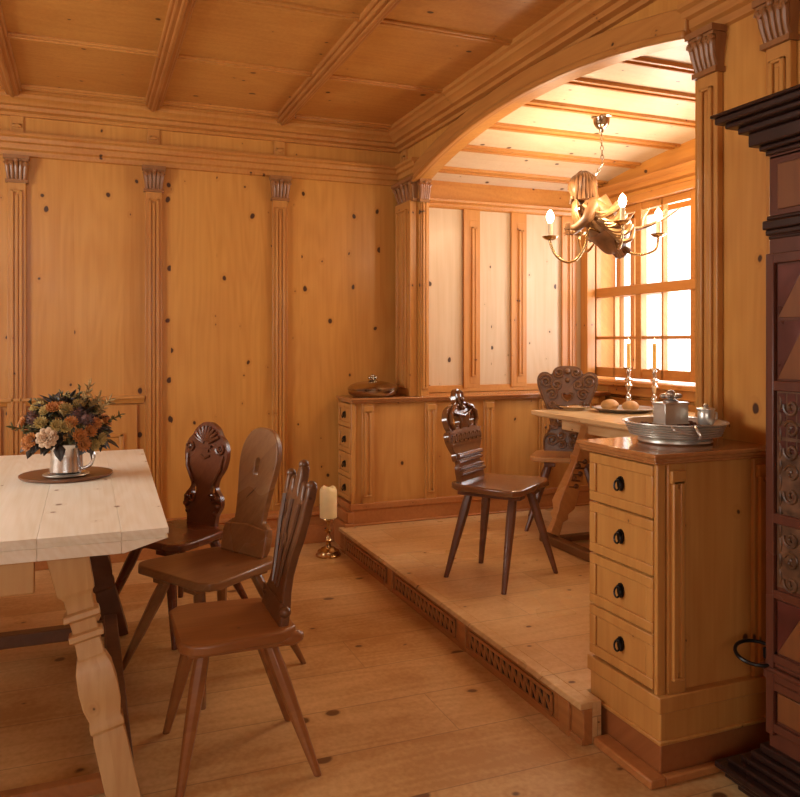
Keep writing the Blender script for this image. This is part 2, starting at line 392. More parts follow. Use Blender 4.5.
# frieze blocks above the pilasters and on the spandrel
fb = MB()
def fluted(m, u, half, z0, z1, out, place, depth=.022):
    """a raised strip with two beads and a sunk middle; place(u, d, z) -> world"""
    def bx(a0, a1, b0, b1, d0, d1):
        c = [place(a, d, z) for z in (b0, b1) for d in (d0, d1) for a in (a0, a1)]
        v = [m.b.verts.new(p) for p in c]
        for q in ((0,2,3,1),(4,5,7,6),(0,1,5,4),(2,6,7,3),(0,4,6,2),(1,3,7,5)): m.face([v[i] for i in q])
    bx(u-half, u+half, z0, z1, 0, depth)
    r = half*.62; h = .016
    bx(u-r, u-r+h, z0+.06, z1-.05, depth-.002, depth+.012); bx(u+r-h, u+r, z0+.06, z1-.05, depth-.002, depth+.012)
    bx(u-r, u+r, z1-.062, z1-.05, depth-.002, depth+.012); bx(u-r, u+r, z0+.05, z0+.062, depth-.002, depth+.012)
    bx(u-.010, u+.010, z0+.075, z1-.075, depth-.002, depth+.006)
bk = lambda u, d, z: V(u, YB-d, z)
rt = lambda u, d, z: V(XA-d, u, z)
for x in (-1.17, -.37, .395, 1.19): fluted(fb, x, .036, 2.525, 2.645, 0, bk, .012)
struct('trim_10', fb, 'trim', bevel=.003)
fb = MB()
for y in (5.0, 3.05): fluted(fb, y, .04, 2.5 if y > 4 else arch_z(y)+.09, 2.648, 0, rt, .012)
struct('trim_11', fb, 'trim', bevel=.003)
# pilasters with carved capitals
def capital(m, u, half, z0, z1, place):
    h = z1-z0
    def bx(a0, a1, b0, b1, d0, d1, da=0, dd=0):
        c = [place(a, d, z) for z, k in ((b0, 0), (b1, 1)) for d in (d0, d1+dd*k) for a in (a0-da*k, a1+da*k)]
        v = [m.b.verts.new(p) for p in c]
        for q in ((0,2,3,1),(4,5,7,6),(0,1,5,4),(2,6,7,3),(0,4,6,2),(1,3,7,5)): m.face([v[i] for i in q])
    bx(u-half*1.08, u+half*1.08, z0-.012, z0+.006, 0, .044)
    bx(u-half*.9, u+half*.9, z0, z1-.03, 0, .03, .014, .018)
    bx(u-half*1.25, u+half*1.25, z1-.022, z1, 0, .068); bx(u-half*1.15, u+half*1.15, z1-.034, z1-.02, 0, .058)
    for i in range(5):
        t = (i-2)/2
        pts = [place(u+t*half*.78, .03, z0+.01), place(u+t*half*.82, .042, z0+h*.3), place(u+t*half*.9, .05, z0+h*.6), place(u+t*half*1.0, .064, z0+h*.76)]
        m.tube(smooth_pts([tuple(p) for p in pts], 3), [.010]*4+[.012]*3+[.012, .013, .006], 8)
    for s_ in (-1, 1):
        sp = [place(u+s_*(half*.86-.0+(.018-.0016*k)*math.cos(k*.7)), .058, z1-.052+(.018-.0016*k)*math.sin(k*.7)) for k in range(11)]
        m.tube(sp, .006, 6)
    m.ball(place(u, .06, z1-.03), .014)
def pilaster(n, us, half, z0, z1, place, mat='trim', depth=.028, cap=True):
    for u in us:
        m = MB(); fluted(m, u, half, z0, z1-.15 if cap else z1, 0, place, depth)
        o = struct('trim_%d' % n[0], m, mat, bevel=.004); n[0] += 1
        if cap:
            c = MB(); capital(c, u, half*1.1, z1-.145, z1, place); struct('capital', c, 'cap', o)
cnt = [12]
pilaster(cnt, (-1.17, -.37, .395, 1.19), .05, .2, 2.405, bk)
pilaster(cnt, (4.925,), .135, CT, 2.41, rt, depth=.055)
pilaster(cnt, (2.148, 1.845), .048, CT, 2.41, rt)
pilaster(cnt, (.9, 0.0), .05, .2, 2.41, rt)
# jamb trim of the far pier facing the camera
jf = lambda u, d, z: V(u, Y1-d, z)
m = MB(); fluted(m, XA+.036, .03, CT, 2.38, 0, jf, .010); jo = struct('trim_%d' % cnt[0], m, 'trim', bevel=.003); cnt[0] += 1
m = MB(); capital(m, XA+.03, .033, 2.255, 2.40, lambda u, d, z: V(u, Y1-d*.6, z)); struct('capital', m, 'cap', jo)
# wainscot left of the second pilaster
wb = MB(); wr = [(0, .99), (.04, .99), (.04, .975), (.028, .965), (.022, .945), (0, .94)]
wb.sweep(wr, ((XL, YB, 0), (.34, YB, 0)), -1)
struct('trim_%d' % cnt[0], wb, 'trimx'); cnt[0] += 1
wb = MB()
for (a, b) in ((XL+.05, -1.25), (-1.09, -.45), (-.29, .30)):
    wb.box(a, b, YB-.016, YB, .26, .935)
    wb.box(a+.07, b-.1, YB-.024, YB-.014, .32, .74)
    for (c0, c1, e0, e1) in ((a+.05, b-.08, .74, .765), (a+.05, b-.08, .295, .32), (a+.05, a+.075, .3, .76), (b-.105, b-.08, .3, .76)):
        wb.box(c0, c1, YB-.032, YB-.014, e0, e1)
struct('trim_%d' % cnt[0], wb, 'trim', bevel=.005); cnt[0] += 1
# baseboards
bs = [(0, .215), (.10, .215), (.118, .205), (.122, .185), (.10, .175), (.10, .115), (.116, .108), (.122, .095), (.122, 0), (0, 0)]
struct('baseboard_back', MB().sweep(bs, ((XL, YB, 0), (1.62, YB, 0)), -1), 'cabp', bevel=.003)
struct('baseboard_left', MB().sweep(bs, ((XL, YR, 0), (XL, YB-.13, 0)), -1), 'cabp', bevel=.003)
# alcove back wall panelling
ap = MB(); ap.box(XA+.07, XW, YB-.02, YB, CT, 2.3); struct('wall_alcove_back', ap, 'panel')
fr = MB()
hd = [(0, 2.335), (.075, 2.335), (.07, 2.315), (.05, 2.305), (.045, 2.285), (.035, 2.275), (0, 2.27)]
fr.sweep(hd, ((XA+.07, YB, 0), (XW, YB, 0)), -1); fr.box(XA+.07, XW, YB-.034, YB, 2.30, 2.50)
fr.box(XA+.07, XW, YB-.034, YB-.018, CT, CT+.05)
struct('trim_%d' % cnt[0], fr, 'trimx', bevel=.003); cnt[0] += 1
for x in (2.60, 2.99, 3.43):
    m = MB(); hw = .062
    m.box(x-hw, x+hw, YB-.036, YB-.018, CT+.03, 2.275)
    m.box(x-hw-.012, x-hw+.012, YB-.046, YB-.03, CT+.03, 2.275)
    fluted(m, x+.012, .034, CT+.06, 2.2, 0, lambda u, d, z: V(u, YB-.034-d, z), .004)
    struct('trim_%d' % cnt[0], m, 'trim', bevel=.003); cnt[0] += 1
m = MB()
for (a, d) in ((.02, .06), (.05, .09)): m.box(XW-a-.02, XW, YB-d-.03, YB-.03, CT, 2.44)
m.box(XW-.025, XW, WY1+.005, YB-.03, CT, 2.44)
struct('trim_%d' % cnt[0], m, 'trim', bevel=.006); cnt[0] += 1
# cornice under the vault on the window wall
m = MB(); m.sweep([(0, 2.46), (.07, 2.46), (.065, 2.44), (.04, 2.42), (.035, 2.39), (0, 2.38)], ((XW, YN, 0), (XW, YB, 0)), 1)
m.sweep([(0, 2.355), (.03, 2.35), (.03, 2.30), (0, 2.295)], ((XW, YN, 0), (XW, YB, 0)), 1)
struct('trim_%d' % cnt[0], m, 'trimy', bevel=.003); cnt[0] += 1
# window wall wainscot and sill
m = MB(); m.box(XW-.07, XW+.05, WY0-.06, WY1+.02, WZ0-.055, WZ0-.02); m.box(XW-.045, XW, YN, YB-.33, CT-.02, WZ0-.055); m.box(XW-.03, XW, YN, YB-.33, ZP, .92)
struct('trim_%d' % cnt[0], m, 'trimy', bevel=.006); cnt[0] += 1
# ---------------- the window
f = MB(); fw = .045
X0, X1 = XW+.03, XW+.075
def fbx(y0, y1, z0, z1, x0=X0, x1=X1): f.box(x0, x1, y0, y1, z0, z1)
fbx(WY0, WY0+fw, WZ0, WZ1); fbx(WY1-fw*1.2, WY1, WZ0, WZ1); fbx(WY0, WY1, WZ0, WZ0+.07); fbx(WY0, WY1, WZ1-.05, WZ1)
f.box(X0-.02, X1, WY0, WY1, 1.655, 1.725)                      # transom
yw = WY1-.055; MU = []
cols = [(4.79, .018), (4.505, .06), (4.27, .018), (3.96, .06), (3.73, .018), (3.43, .06)]
for y, t in cols:
    fbx(y-t/2, y+t/2, WZ0, WZ1 if t > .03 else 1.66, X0-(.012 if t > .03 else 0))
fbx(4.27-.009, 4.27+.009, 1.7, WZ1); fbx(3.73-.009, 3.73+.009, 1.7, WZ1)
fbx(WY0, WY1, 1.34, 1.362)
wo = struct('window_1', f, 'trimy', bevel=.004)
struct('pane', MB().box(XW+.052, XW+.056, WY0+.02, WY1-.02, WZ0+.03, WZ1-.02), 'glass', wo)
# outer casement of the box window, and the snowy ground outside
m = MB(); x0, x1 = XW+.27, XW+.31
for y in (WY0, 3.96-.03, 4.86, WY1-.03): m.box(x0, x1, y, y+.05, WZ0, WZ1)
for z in (WZ0-.02, 1.67, WZ1-.04): m.box(x0, x1, WY0, WY1+.02, z, z+.05)
struct('window_4', m, 'trim', bevel=.004)
struct('ground', MB().box(XW+1.5, 60, -40, 50, -1.4, -1.2), 'snow')
# ---------------- step riser with fretwork
m = MB(); m.box(XS, XS+.035, 2.15, YB-.32, 0, ZP-.022)
m.box(XS-.008, XS, 2.15, YB-.32, 0, .022); m.box(XS-.006, XS, 2.15, YB-.32, ZP-.034, ZP-.022)
for y in (4.68, 3.87, 3.02, 2.25): m.box(XS-.012, XS, y-.03, y+.03, .0, ZP-.022)
struct('trim_%d' % cnt[0], m, 'fret', bevel=.003); cnt[0] += 1
for (ya, yb, lb) in ((3.95, 4.62, 'fretted wooden vent in the step riser, farthest one near the floor candle'), (3.10, 3.80, 'fretted wooden vent in the middle of the step riser'), (2.33, 2.95, 'fretted wooden vent in the step riser nearest the drawer cabinet')):
    o = tag(empty('step_vent', (XS-.002, (ya+yb)/2, 0)), lb, 'vent grille', 'fretted vents in the step riser')
    L = (yb-ya)/2
    MB().box(-.003, .0, -L, L, .026, .102).build('backing', 'hole', o)  # flat dark sheet standing in for the shaded depth behind the fret
    g = MB(); g.box(-.010, -.003, -L, L, .022, .034); g.box(-.010, -.003, -L, L, .092, .104)
    k = int(2*L/.044)
    for i in range(k+1):
        y = -L+2*L*i/k
        g.box(-.009, -.003, y-.005, y+.005, .03, .096)
        if i < k:
            mm = Matrix.Translation((-.006, y+L/k, .063)) @ Matrix.Rotation(.95, 4, 'X')
            g.box(-.003, .003, -.034, .034, -.0045, .0045, mm)
    g.build('fretwork', 'fret', o)
# ---------------- the two low cabinets
def drawer_handle(parent, p, s=1):
    h = MB(); pts = circ(0, 0, .017*s, .024*s, 12)
    x, y, z = p
    h.prism(pts, .004, Matrix(((0,0,-1,x),(1,0,0,y),(0,1,0,z),(0,0,0,1))))
    h.ball(V(x-.010, y, z+.012*s), .008*s, seg=10); h.tube([V(x-.01-.008*math.sin(a/2), y+.014*s*math.sin(a), z-.004+.016*s*math.cos(a)) for a in [2*PI*i/14 for i in range(14)]], .0035, 6, closed=True)
    return h.build('handle', 'iron', parent)
NT = .988          # top of the foreground cabinet, a little higher than the far one
def low_cabinet(name, label, y0, y1, x0, x1, z0, pil_faces, drawers, plinth_z, ct=CT):
    """drawer front faces -x; panelled long front faces -y"""
    t = tag(empty(name, (x0, y0, z0)), label, 'cabinet'); 
    W, D, H = x1-x0, y1-y0, ct-.035-z0
    pz = plinth_z-z0
    MB().box(.012, W, .006, D, pz-.01, H).build('carcass', 'cab', t, .003)
    # drawers
    n = len(drawers)-1
    for i in range(n):
        a, b = drawers[i]-z0+.003, drawers[i+1]-z0-.003
        d = MB(); d.box(-.012, .014, .012, D-.012, a, b)
        fr = .032
        o = d.build('drawer', 'cab', t, .004)
        p = MB()
        for (c0, c1, e0, e1) in ((.012, D-.012, a, a+fr), (.012, D-.012, b-fr, b), (.012, .012+fr, a+fr, b-fr), (D-.012-fr, D-.012, a+fr, b-fr)):
            p.box(-.021, -.0125, c0, c1, e0, e1)
        p.build('drawer_frame', 'cab', o, .003)
        drawer_handle(o, (-.013, D/2, (a+b)/2))
    # pilasters on the long front
    for u, hw in pil_faces:
        m = MB(); fluted(m, u, hw, pz, H, 0, lambda a, d, z: V(a, .006-d, z), .016)
        m.box(u-hw*.8, u+hw*.8, -.022, .0, H-.06, H-.02); m.build('pilaster', 'cab', t, .003)
    # corner stile on the drawer side
    m = MB(); m.box(-.016, .014, -.004, .012, pz, H); m.build('corner_stile', 'cab', t, .003)
    return t, W, D, pz
cabn, W, D, pz = low_cabinet('drawer_cabinet', 'pine cabinet end with four drawers under the pewter basin, in the right foreground', 1.892, 2.235, 1.604, 2.045, 0, ((.052, .034), (.395, .036)), (.27, .44, .612, .785, .95), .25, NT)
pl = MB(); pl.box(-.022, W, -.022, D, .212, .262); pl.box(-.008, W, -.008, D, .12, .215); pl.box(-.014, W, -.014, D, .112, .126)
pl.build('plinth', 'cab', cabn, .004)
MB().box(-.004, W, -.004, D, 0, .118).build('plinth_base', 'cabb', cabn, .004)
m = MB(); m.box(-.062, -.004, -.03, 2.145-1.892, 0, .03); m.box(-.004, W, -.03, -.004, 0, .028); m.build('base_strip', 'cabp', cabn, .006)
cabf, W, D, pz = low_cabinet('wainscot_cabinet', 'long low pine cabinet along the back of the raised alcove, drawers on its left end', 4.78, 5.06, 1.60, XW-.05, ZP, ((.095, .04), (.54, .04), (.98, .04), (1.42, .04), (1.84, .04)), (.29, .44, .60, .765, .922), .27)
pl = MB(); pl.box(-.03, W, -.02, D, .10, .14); pl.box(-.02, W, -.012, D, 0, .105); pl.box(-.036, W, -.028, D, .001, .012)
pl.build('plinth', 'cabp', cabf, .005)
m = MB(); m.box(-.07, -.002, -.03, D, -ZP, .02); m.box(-.05, -.002, -.02, D, .02, .09); m.build('plinth_block', 'cabp', cabf, .006)
def counter(name, label, x0, x1, y0, y1, CT=CT):
    m = MB(); m.box(x0, x1, y0, y1, CT-.014, CT); m.box(x0+.01, x1, y0+.01, y1, CT-.026, CT-.012); m.box(x0+.018, x1, y0+.018, y1, CT-.035, CT-.024)
    return tag(m.build(name, 'counter', None, .005, seg=3), label, 'countertop')
counter('countertop', 'brown polished wooden top on the foreground drawer cabinet, under the pewter basin', 1.552, 2.045, 1.856, 2.255, NT)
counter('countertop', 'narrow wooden ledge on the long alcove cabinet, the covered dish at its left end', 1.565, XW-.02, 4.735, 5.055)

# ---------------- dining table (scrubbed pine, trestle frame)
TZ = .79
t = tag(empty('dining_table', (-.85, 3.25, 0)), 'large scrubbed pale pine dining table with turned splayed legs, flowers on it', 'table')
tx1 = .222+.85; ty0, ty1 = -.925, .83
m = MB()
# top built as boards running across, with a profiled edge
xs = [-1.1, -.78, -.40, .0, .36, .73, .945]
def tt(x): return tx1+.045*x
for i, x0 in enumerate(xs):
    x1 = xs[i+1]-.0006 if i+1 < len(xs) else None
    for (z0, z1, ins) in ((TZ-.016, TZ, 0), (TZ-.030, TZ-.014, .008), (TZ-.062, TZ-.028, .0)):
        if x1 is not None: m.box(x0, x1, ty0+ins, ty1-ins, z0, z1)
        else:
            pts = [(x0, ty0+ins), (1.072-ins, ty0+ins), (1.118-ins, ty1-ins), (x0, ty1-ins)]
            m.prism(pts, z1-z0, Matrix.Translation((0, 0, z0)))
for v in m.b.verts:
    if v.co.x > .99 and v.co.z < TZ-.05: v.co.x -= .12
m.build('tabletop', 'table', t, .0015)
m = MB(); m.box(-1.0, .72, ty0+.06, ty0+.10, TZ-.165, TZ-.06); m.box(-1.0, .62, ty1-.10, ty1-.06, TZ-.14, TZ-.06); m.box(.55, .60, ty0+.1, ty1-.1, TZ-.15, TZ-.06)
m.build('apron', 'tleg', t, .004)
def turned_leg(top, foot, mat, flip):
    """square block at the top, turned necks, square bulb below, on the line top -> foot"""
    a, b = Vector(top), Vector(foot); d = (b-a); L = d.length; d.normalize()
    x = V(1, 0, 0); x = (x-d*x.dot(d)).normalized(); y = d.cross(x)
    def sec(s, hx, hy): return [a+d*(L*s)+x*(sx*hx)+y*(sy*hy) for sx, sy in ((-1,-1),(1,-1),(1,1),(-1,1))]
    m = MB()
    prof = [(0, .056), (.165, .050), (.175, .044), (.19, .037), (.24, .036), (.246, .048), (.268, .050), (.274, .035), (.318, .033), (.323, .046), (.345, .047), (.35, .034), (.415, .036),
            (.42, .040), (.46, .049), (.53, .053), (.59, .051), (.645, .042), (.66, .046), (.685, .046), (.69, .041), (.72, .044), (1.0, .044)]
    rings = [[m.b.verts.new(p) for p in sec(s, h, h*.86)] for s, h in prof]
    for r0, r1 in zip(rings, rings[1:]):
        for i in range(4): m.face([r0[i], r0[(i+1)%4], r1[(i+1)%4], r1[i]])
    m.face(rings[0][::-1]); m.face(rings[-1])
    return m.build('leg', mat, t, .004)
turned_leg((.80, -.80, TZ-.06), (.96, -.905, .0), 'tleg', 1)
turned_leg((.80, .42, TZ-.06), (.99, .52, .0), 'tledark', 1)
turned_leg((-.6, -.80, TZ-.06), (-.8, -.905, 0), 'tleg', -1)
turned_leg((-.6, .42, TZ-.06), (-.8, .52, 0), 'tledark', -1)
m = MB(); m.box(-1.0, .97, -.905, -.865, .055, .10); m.build('foot_rail', 'chC', t, .005)
m = MB(); m.box(-1.0, .95, .36, .42, .05, .105); m.box(.925, .98, -.86, .42, .05, .125); m.build('stretcher', 'tledark', t, .005)

# ---------------- chairs
def plate_matrix(yb, sh, lean):
    s_, c_ = math.sin(lean), math.cos(lean)
    return Matrix(((1,0,0,0),(0,-s_,-c_,yb),(0,c_,-s_,sh),(0,0,0,1)))
def spiral(cx, cy, r0, turns, dirn, a0, d, n=22):
    return [(cx+r0*(1-.85*i/n)*math.cos(a0+dirn*2*PI*turns*i/n), cy+r0*(1-.85*i/n)*math.sin(a0+dirn*2*PI*turns*i/n), d) for i in range(n+1)]
def chair(label, loc, facing, seat, sh, mats, back, feet=None, lean=.2, floor_z=0, lug=False):
    """seat: (front width, back width, depth)"""
    th = math.atan2(-facing[0], facing[1])
    if feet and abs(feet[0][0]) > .5:      # feet given in the room: turn them into the chair's own frame
        ca, sa_ = math.cos(-th), math.sin(-th)
        feet = [((x-loc[0])*ca-(y-loc[1])*sa_, (x-loc[0])*sa_+(y-loc[1])*ca) for x, y in feet]
    t = tag(empty('plank_chair', (loc[0], loc[1], floor_z), th), label, 'chair', 'farmhouse plank-back chairs')
    wf, wb, dp = seat; f, b = dp/2, -dp/2
    c = .055
    out = [(-wf/2+c, f), (wf/2-c, f), (wf/2-.012, f-.03), (wf/2, f-c-.02), (wb/2+.005, b+c), (wb/2-c*.8, b), (-wb/2+c*.8, b), (-wb/2-.005, b+c), (-wf/2, f-c-.02), (-wf/2+.012, f-.03)]
    MB().prism(out[::-1], .034, Matrix.Translation((0, 0, sh-.034))).build('seat', mats[0], t, .008, seg=3)
    for sx in (-1, 1):
        x = sx*min(wf, wb)*.27
        MB().box(x-.035, x+.035, b+.03, f-.03, sh-.064, sh-.032).build('batten', mats[1], t, .004)
    for k, (sx, sy) in enumerate(((-1, 1), (1, 1), (1, -1), (-1, -1))):
        tp = V(sx*min(wf, wb)*.27, (f-.08) if sy > 0 else (b+.085), sh-.04)
        if feet: ft = V(*feet[k], 0)
        else: ft = V(sx*(wf*.5+.02), (f+.03) if sy > 0 else (b-.05), 0)
        pts = [tp, tp.lerp(ft, .25), tp.lerp(ft, .6), ft]
        m = MB(); m.tube(pts, [.022, .025, .020, .0135], 8)
        for v in m.b.verts:
            if v.co.z < .02: v.co.z = max(0, v.co.z-.012) if v.co.z < .012 else v.co.z
        m.build('leg', mats[1], t, .002, ang=25)
    if lug:
        for sx in (-1, 1):
            m = MB(); m.ball(V(sx*.125, b+.02, sh-.038), .03, sq=(.95, 1.6, .85)); m.build('seat_lug', mats[0], t)
    P = plate_matrix(b+.055, sh-.002, lean)
    back(t, P, mats[2])
    return t
TH = .026
def rel(m, pts, r, P, n=6, flat=1): m.tube([(p[0], p[1], (p[2] if len(p) > 2 else 0)-.0) for p in pts], r, n, m=P)
def back_shell(t, P, mat):
    half = smooth_pts([(.095, 0), (.10, .05), (.125, .095), (.118, .14), (.085, .18), (.092, .225), (.128, .28), (.142, .345), (.128, .40), (.095, .435), (.07, .47), (.03, .495), (0, .50)], 4)
    holes = [circ(s*.062, .165, .016, .03, 14) for s in (-1, 1)]
    m = MB(); m.prism(mirror(half), TH, P, holes); b = m.build('backrest', mat, t, .005)
    r = MB()
    for i in range(9):
        a = PI/2+(i-4)*.27
        r.tube([(.02*math.cos(a), .385+.02*math.sin(a), -.002), (.06*math.cos(a), .385+.06*math.sin(a), -.009), (.095*math.cos(a), .385+.095*math.sin(a), -.004)], [.004, .010, .009], 8, m=P)
    r.box(-.04, .04, .372, .386, -.012, .002, P); r.box(-.022, .022, .352, .366, -.009, .002, P)
    for s in (-1, 1):
        r.tube(spiral(s*.100, .372, .028, 1.5, s, 0, -.006), .006, 6, m=P)
        r.tube([(s*.118, .34, -.004), (s*.112, .28, -.008), (s*.085, .235, -.008), (s*.065, .20, -.006)], .008, 8, m=P)
        r.tube(spiral(s*.07, .13, .03, 1.4, -s, .5, -.006), .007, 6, m=P)
        r.ball(V(s*.100, .13, -.002), .017, m=P); r.ball(V(s*.105, .095, -.002), .016, m=P); r.ball(V(s*.09, .06, -.002), .013, m=P)
    r.tube([(-.03, .335, -.004), (0, .322, -.01), (.03, .335, -.004)], .006, 6, m=P)
    r.build('carving', mat, b)
def back_plain(t, P, mat):
    half = [(.118, 0), (.132, .03), (.136, .085), (.128, .118), (.105, .135)]+smooth_pts([(.088, .14), (.088, .175), (.098, .26), (.113, .35), (.117, .41), (.104, .47), (.07, .515), (.03, .533), (0, .536)], 4)
    hole = [(.013*math.cos(a), .365+(.024 if math.sin(a) > 0 else -.024)+.014*math.sin(a)) for a in [2*PI*i/16 for i in range(16)]]
    m = MB(); m.prism(mirror(half), .03, P, [hole]); b = m.build('backrest', mat, t, .007, seg=3)
    r = MB(); r.prism([(-.134, .0), (.134, 0), (.138, .085), (.128, .116), (0, .128), (-.128, .116), (-.138, .085)], .012, P @ Matrix.Translation((0, 0, -.010))); r.build('back_base', mat, b, .006)
def back_tulip(t, P, mat):
    half = [(.135, 0), (.128, .05), (.098, .10), (.088, .15), (.10, .215), (.125, .275), (.138, .33), (.142, .38)]
    tips = [(.15, .41), (.147, .445), (.130, .455), (.118, .44), (.114, .40), (.10, .385), (.088, .40), (.084, .44), (.066, .452), (.05, .44), (.045, .405), (.033, .395), (.026, .42), (.03, .462), (.018, .492), (0, .50)]
    m = MB(); m.prism(mirror(half+tips), .03, P, [circ(s*.07, .33, .014, .03, 12) for s in (-1, 1)]); b = m.build('backrest', mat, t, .006)
    r = MB()
    for s in (-1, 0, 1):
        r.tube([(s*.03, .1, -.003), (s*.055, .2, -.006), (s*.085, .29, -.006), (s*.1, .38, -.004)], .008, 6, m=P)
    r.tube(spiral(0, .24, .035, 1.3, 1, 0, -.004), .006, 6, m=P)
    r.box(-.12, .12, .055, .07, -.008, .002, P)
    for s in (-1, 1): r.ball(V(s*.132, .448, .012), .017, m=P); r.ball(V(s*.12, .045, .012), .02, m=P)
    r.ball(V(0, .497, .012), .017, m=P)
    r.build('carving', mat, b)
def back_crest(t, P, mat):
    half = [(.135, 0), (.135, .06), (.13, .09), (.118, .10), (.118, .115), (.14, .125), (.145, .145), (.14, .165)]+smooth_pts([(.155, .18), (.185, .235), (.188, .272), (.176, .292), (.155, .298), (.172, .325), (.176, .37), (.152, .415), (.10, .44), (.06, .45), (.045, .46)], 3)+smooth_pts([(.04, .47), (.036, .50), (.02, .525), (0, .535)], 3)
    m = MB(); m.prism(mirror(half), .03, P @ Matrix.Diagonal((1,.89,1,1)), [circ(s*.083, .347, .043, .036, 18) for s in (-1, 1)]); b = m.build('backrest', mat, t, .005)
    r = MB(); P = P @ Matrix.Diagonal((1,.89,1,1))
    for y, h in ((.118, .016), (.150, .024), (.05, .024), (.078, .014)): r.tube([(-.135, y, -.004), (.135, y, -.004)], h*.55, 10, m=P)
    r.box(-.182, .182, .282, .292, -.009, .002, P); r.box(-.172, .172, .212, .220, -.007, .002, P)
    x = -.165; k = 0
    while x < .15:    # fretted key band
        r.box(x, x+.008, .228, .274, -.008, .002, P)
        if k % 2 == 0: r.box(x, x+.026, .266, .274, -.008, .002, P)
        else: r.box(x, x+.026, .228, .236, -.008, .002, P)
        r.box(x+.010, x+.016, .240, .262, -.006, .002, P)
        x += .024; k += 1
    for s in (-1, 1):
        r.tube([(s*.12, .305, -.004), (s*.15, .34, -.008), (s*.142, .385, -.010), (s*.10, .425, -.010), (s*.055, .44, -.006)], [.008, .010, .012, .012, .006], 8, m=P)
        r.tube([(s*.045, .30, -.004), (s*.04, .345, -.008), (s*.06, .385, -.010), (s*.10, .40, -.006)], [.006, .009, .009, .005], 8, m=P)
        r.tube([(s*.012, .44, -.004), (s*.026, .47, -.010), (s*.02, .505, -.012), (0, .52, -.008)], .008, 8, m=P)
        for j in range(4): r.ball(V(s*(.135-.025*j), .395+.014*j, -.010), .011, m=P, seg=8)
    r.tube([(-.05, .385, -.006), (0, .372, -.012), (.05, .385, -.006)], .008, 8, m=P)
    for j in range(6): r.tube([(-.03+.012*j, .305, -.004), (-.034+.0135*j, .355, -.010), (-.045+.018*j, .38, -.006)], .005, 6, m=P)
    r.ball(V(0, .42, -.008), .018, m=P); r.ball(V(0, .47, -.012), .014, m=P)
    r.build('carving', mat, b)
def back_heart(t, P, mat):
    half = smooth_pts([(.15, 0), (.158, .05), (.15, .10), (.118, .145), (.112, .185), (.122, .235), (.142, .30), (.172, .37), (.196, .435), (.198, .485), (.176, .52), (.138, .527), (.108, .512)], 3)+smooth_pts([(.10, .515), (.085, .548), (.05, .565), (0, .568)], 3)
    heart = [(.019*math.sin(a)**3*1.5, .36+.02*(1.3*math.cos(a)-.5*math.cos(2*a)-.2*math.cos(3*a))) for a in [2*PI*i/20 for i in range(20)]]
    m = MB(); m.prism(mirror(half), .03, P, [heart[::-1]]); b = m.build('backrest', mat, t, .006)
    r = MB()
    for s in (-1, 1):
        for (cx, cy, r0, dr) in ((.14, .462, .048, 1), (.055, .52, .034, -1), (.07, .44, .036, -1), (.10, .375, .04, 1), (.07, .27, .04, 1), (.045, .20, .032, -1), (.10, .075, .045, 1), (.04, .10, .036, -1), (.035, .045, .03, 1), (.085, .165, .026, 1), (.1, .31, .024, -1)):
            r.tube(spiral(s*cx, cy, r0, 1.7, s*dr, .4 if s > 0 else PI-.4, -.007), .0085, 6, m=P)
        r.tube([(s*.15, .01, -.003), (s*.152, .06, -.006), (s*.14, .10, -.006), (s*.112, .15, -.006), (s*.107, .19, -.006), (s*.13, .28, -.006), (s*.168, .38, -.006), (s*.187, .45, -.006)], .006, 6, m=P)
        r.tube([(s*.01, .33, -.004), (s*.034, .355, -.008), (s*.036, .385, -.008), (s*.012, .392, -.004)], .006, 6, m=P)
        for j in range(5): r.ball(V(s*(.02+.03*j), .155+.014*(j % 2), -.005), .010, m=P, seg=8)
    r.ball(V(0, .53, -.008), .02, m=P); r.ball(V(0, .47, -.006), .016, m=P)
    r.build('carving', mat, b)
chair('dark reddish carved chair with a shell on its back, nearest the panelled wall', (.40, 3.83), (-.80, -.60), (.46, .36, .42), .43, ('chA', 'chA', 'chA'), back_shell, lean=.10)
chair('brown chair with a smooth rounded paddle back pierced by a slot', (.475, 3.23), (-.87, -.50), (.48, .36, .43), .43, ('chB', 'chB', 'chB'), back_plain, lean=.22)
chair('nearest chair seen side-on, red-brown seat and dark finger-tipped back', (.437, 2.545), (-1, .0), (.41, .35, .36), .43, ('chC', 'chC', 'chCb'), back_tulip,
      feet=((-.194, .182), (.207, .182), (.141, -.222), (-.234, -.222)), lean=.21, lug=True)
chair('dark chair with a gleaming pierced crest back standing alone on the raised alcove floor', (1.965, 3.53), (.60, -.80), (.47, .38, .40), .47, ('chD', 'chDl', 'chD'), back_crest, feet=[(2.232, 3.418), (1.82, 3.225), (1.682, 3.566), (1.961, 3.722)], lean=.2, floor_z=ZP)
chair('chair with a heart-pierced scroll-carved back behind the alcove table', (2.88, 4.28), (-.56, -.83), (.46, .40, .36), .46, ('chEs', 'chDl', 'chE'), back_heart, lean=.14, floor_z=ZP)

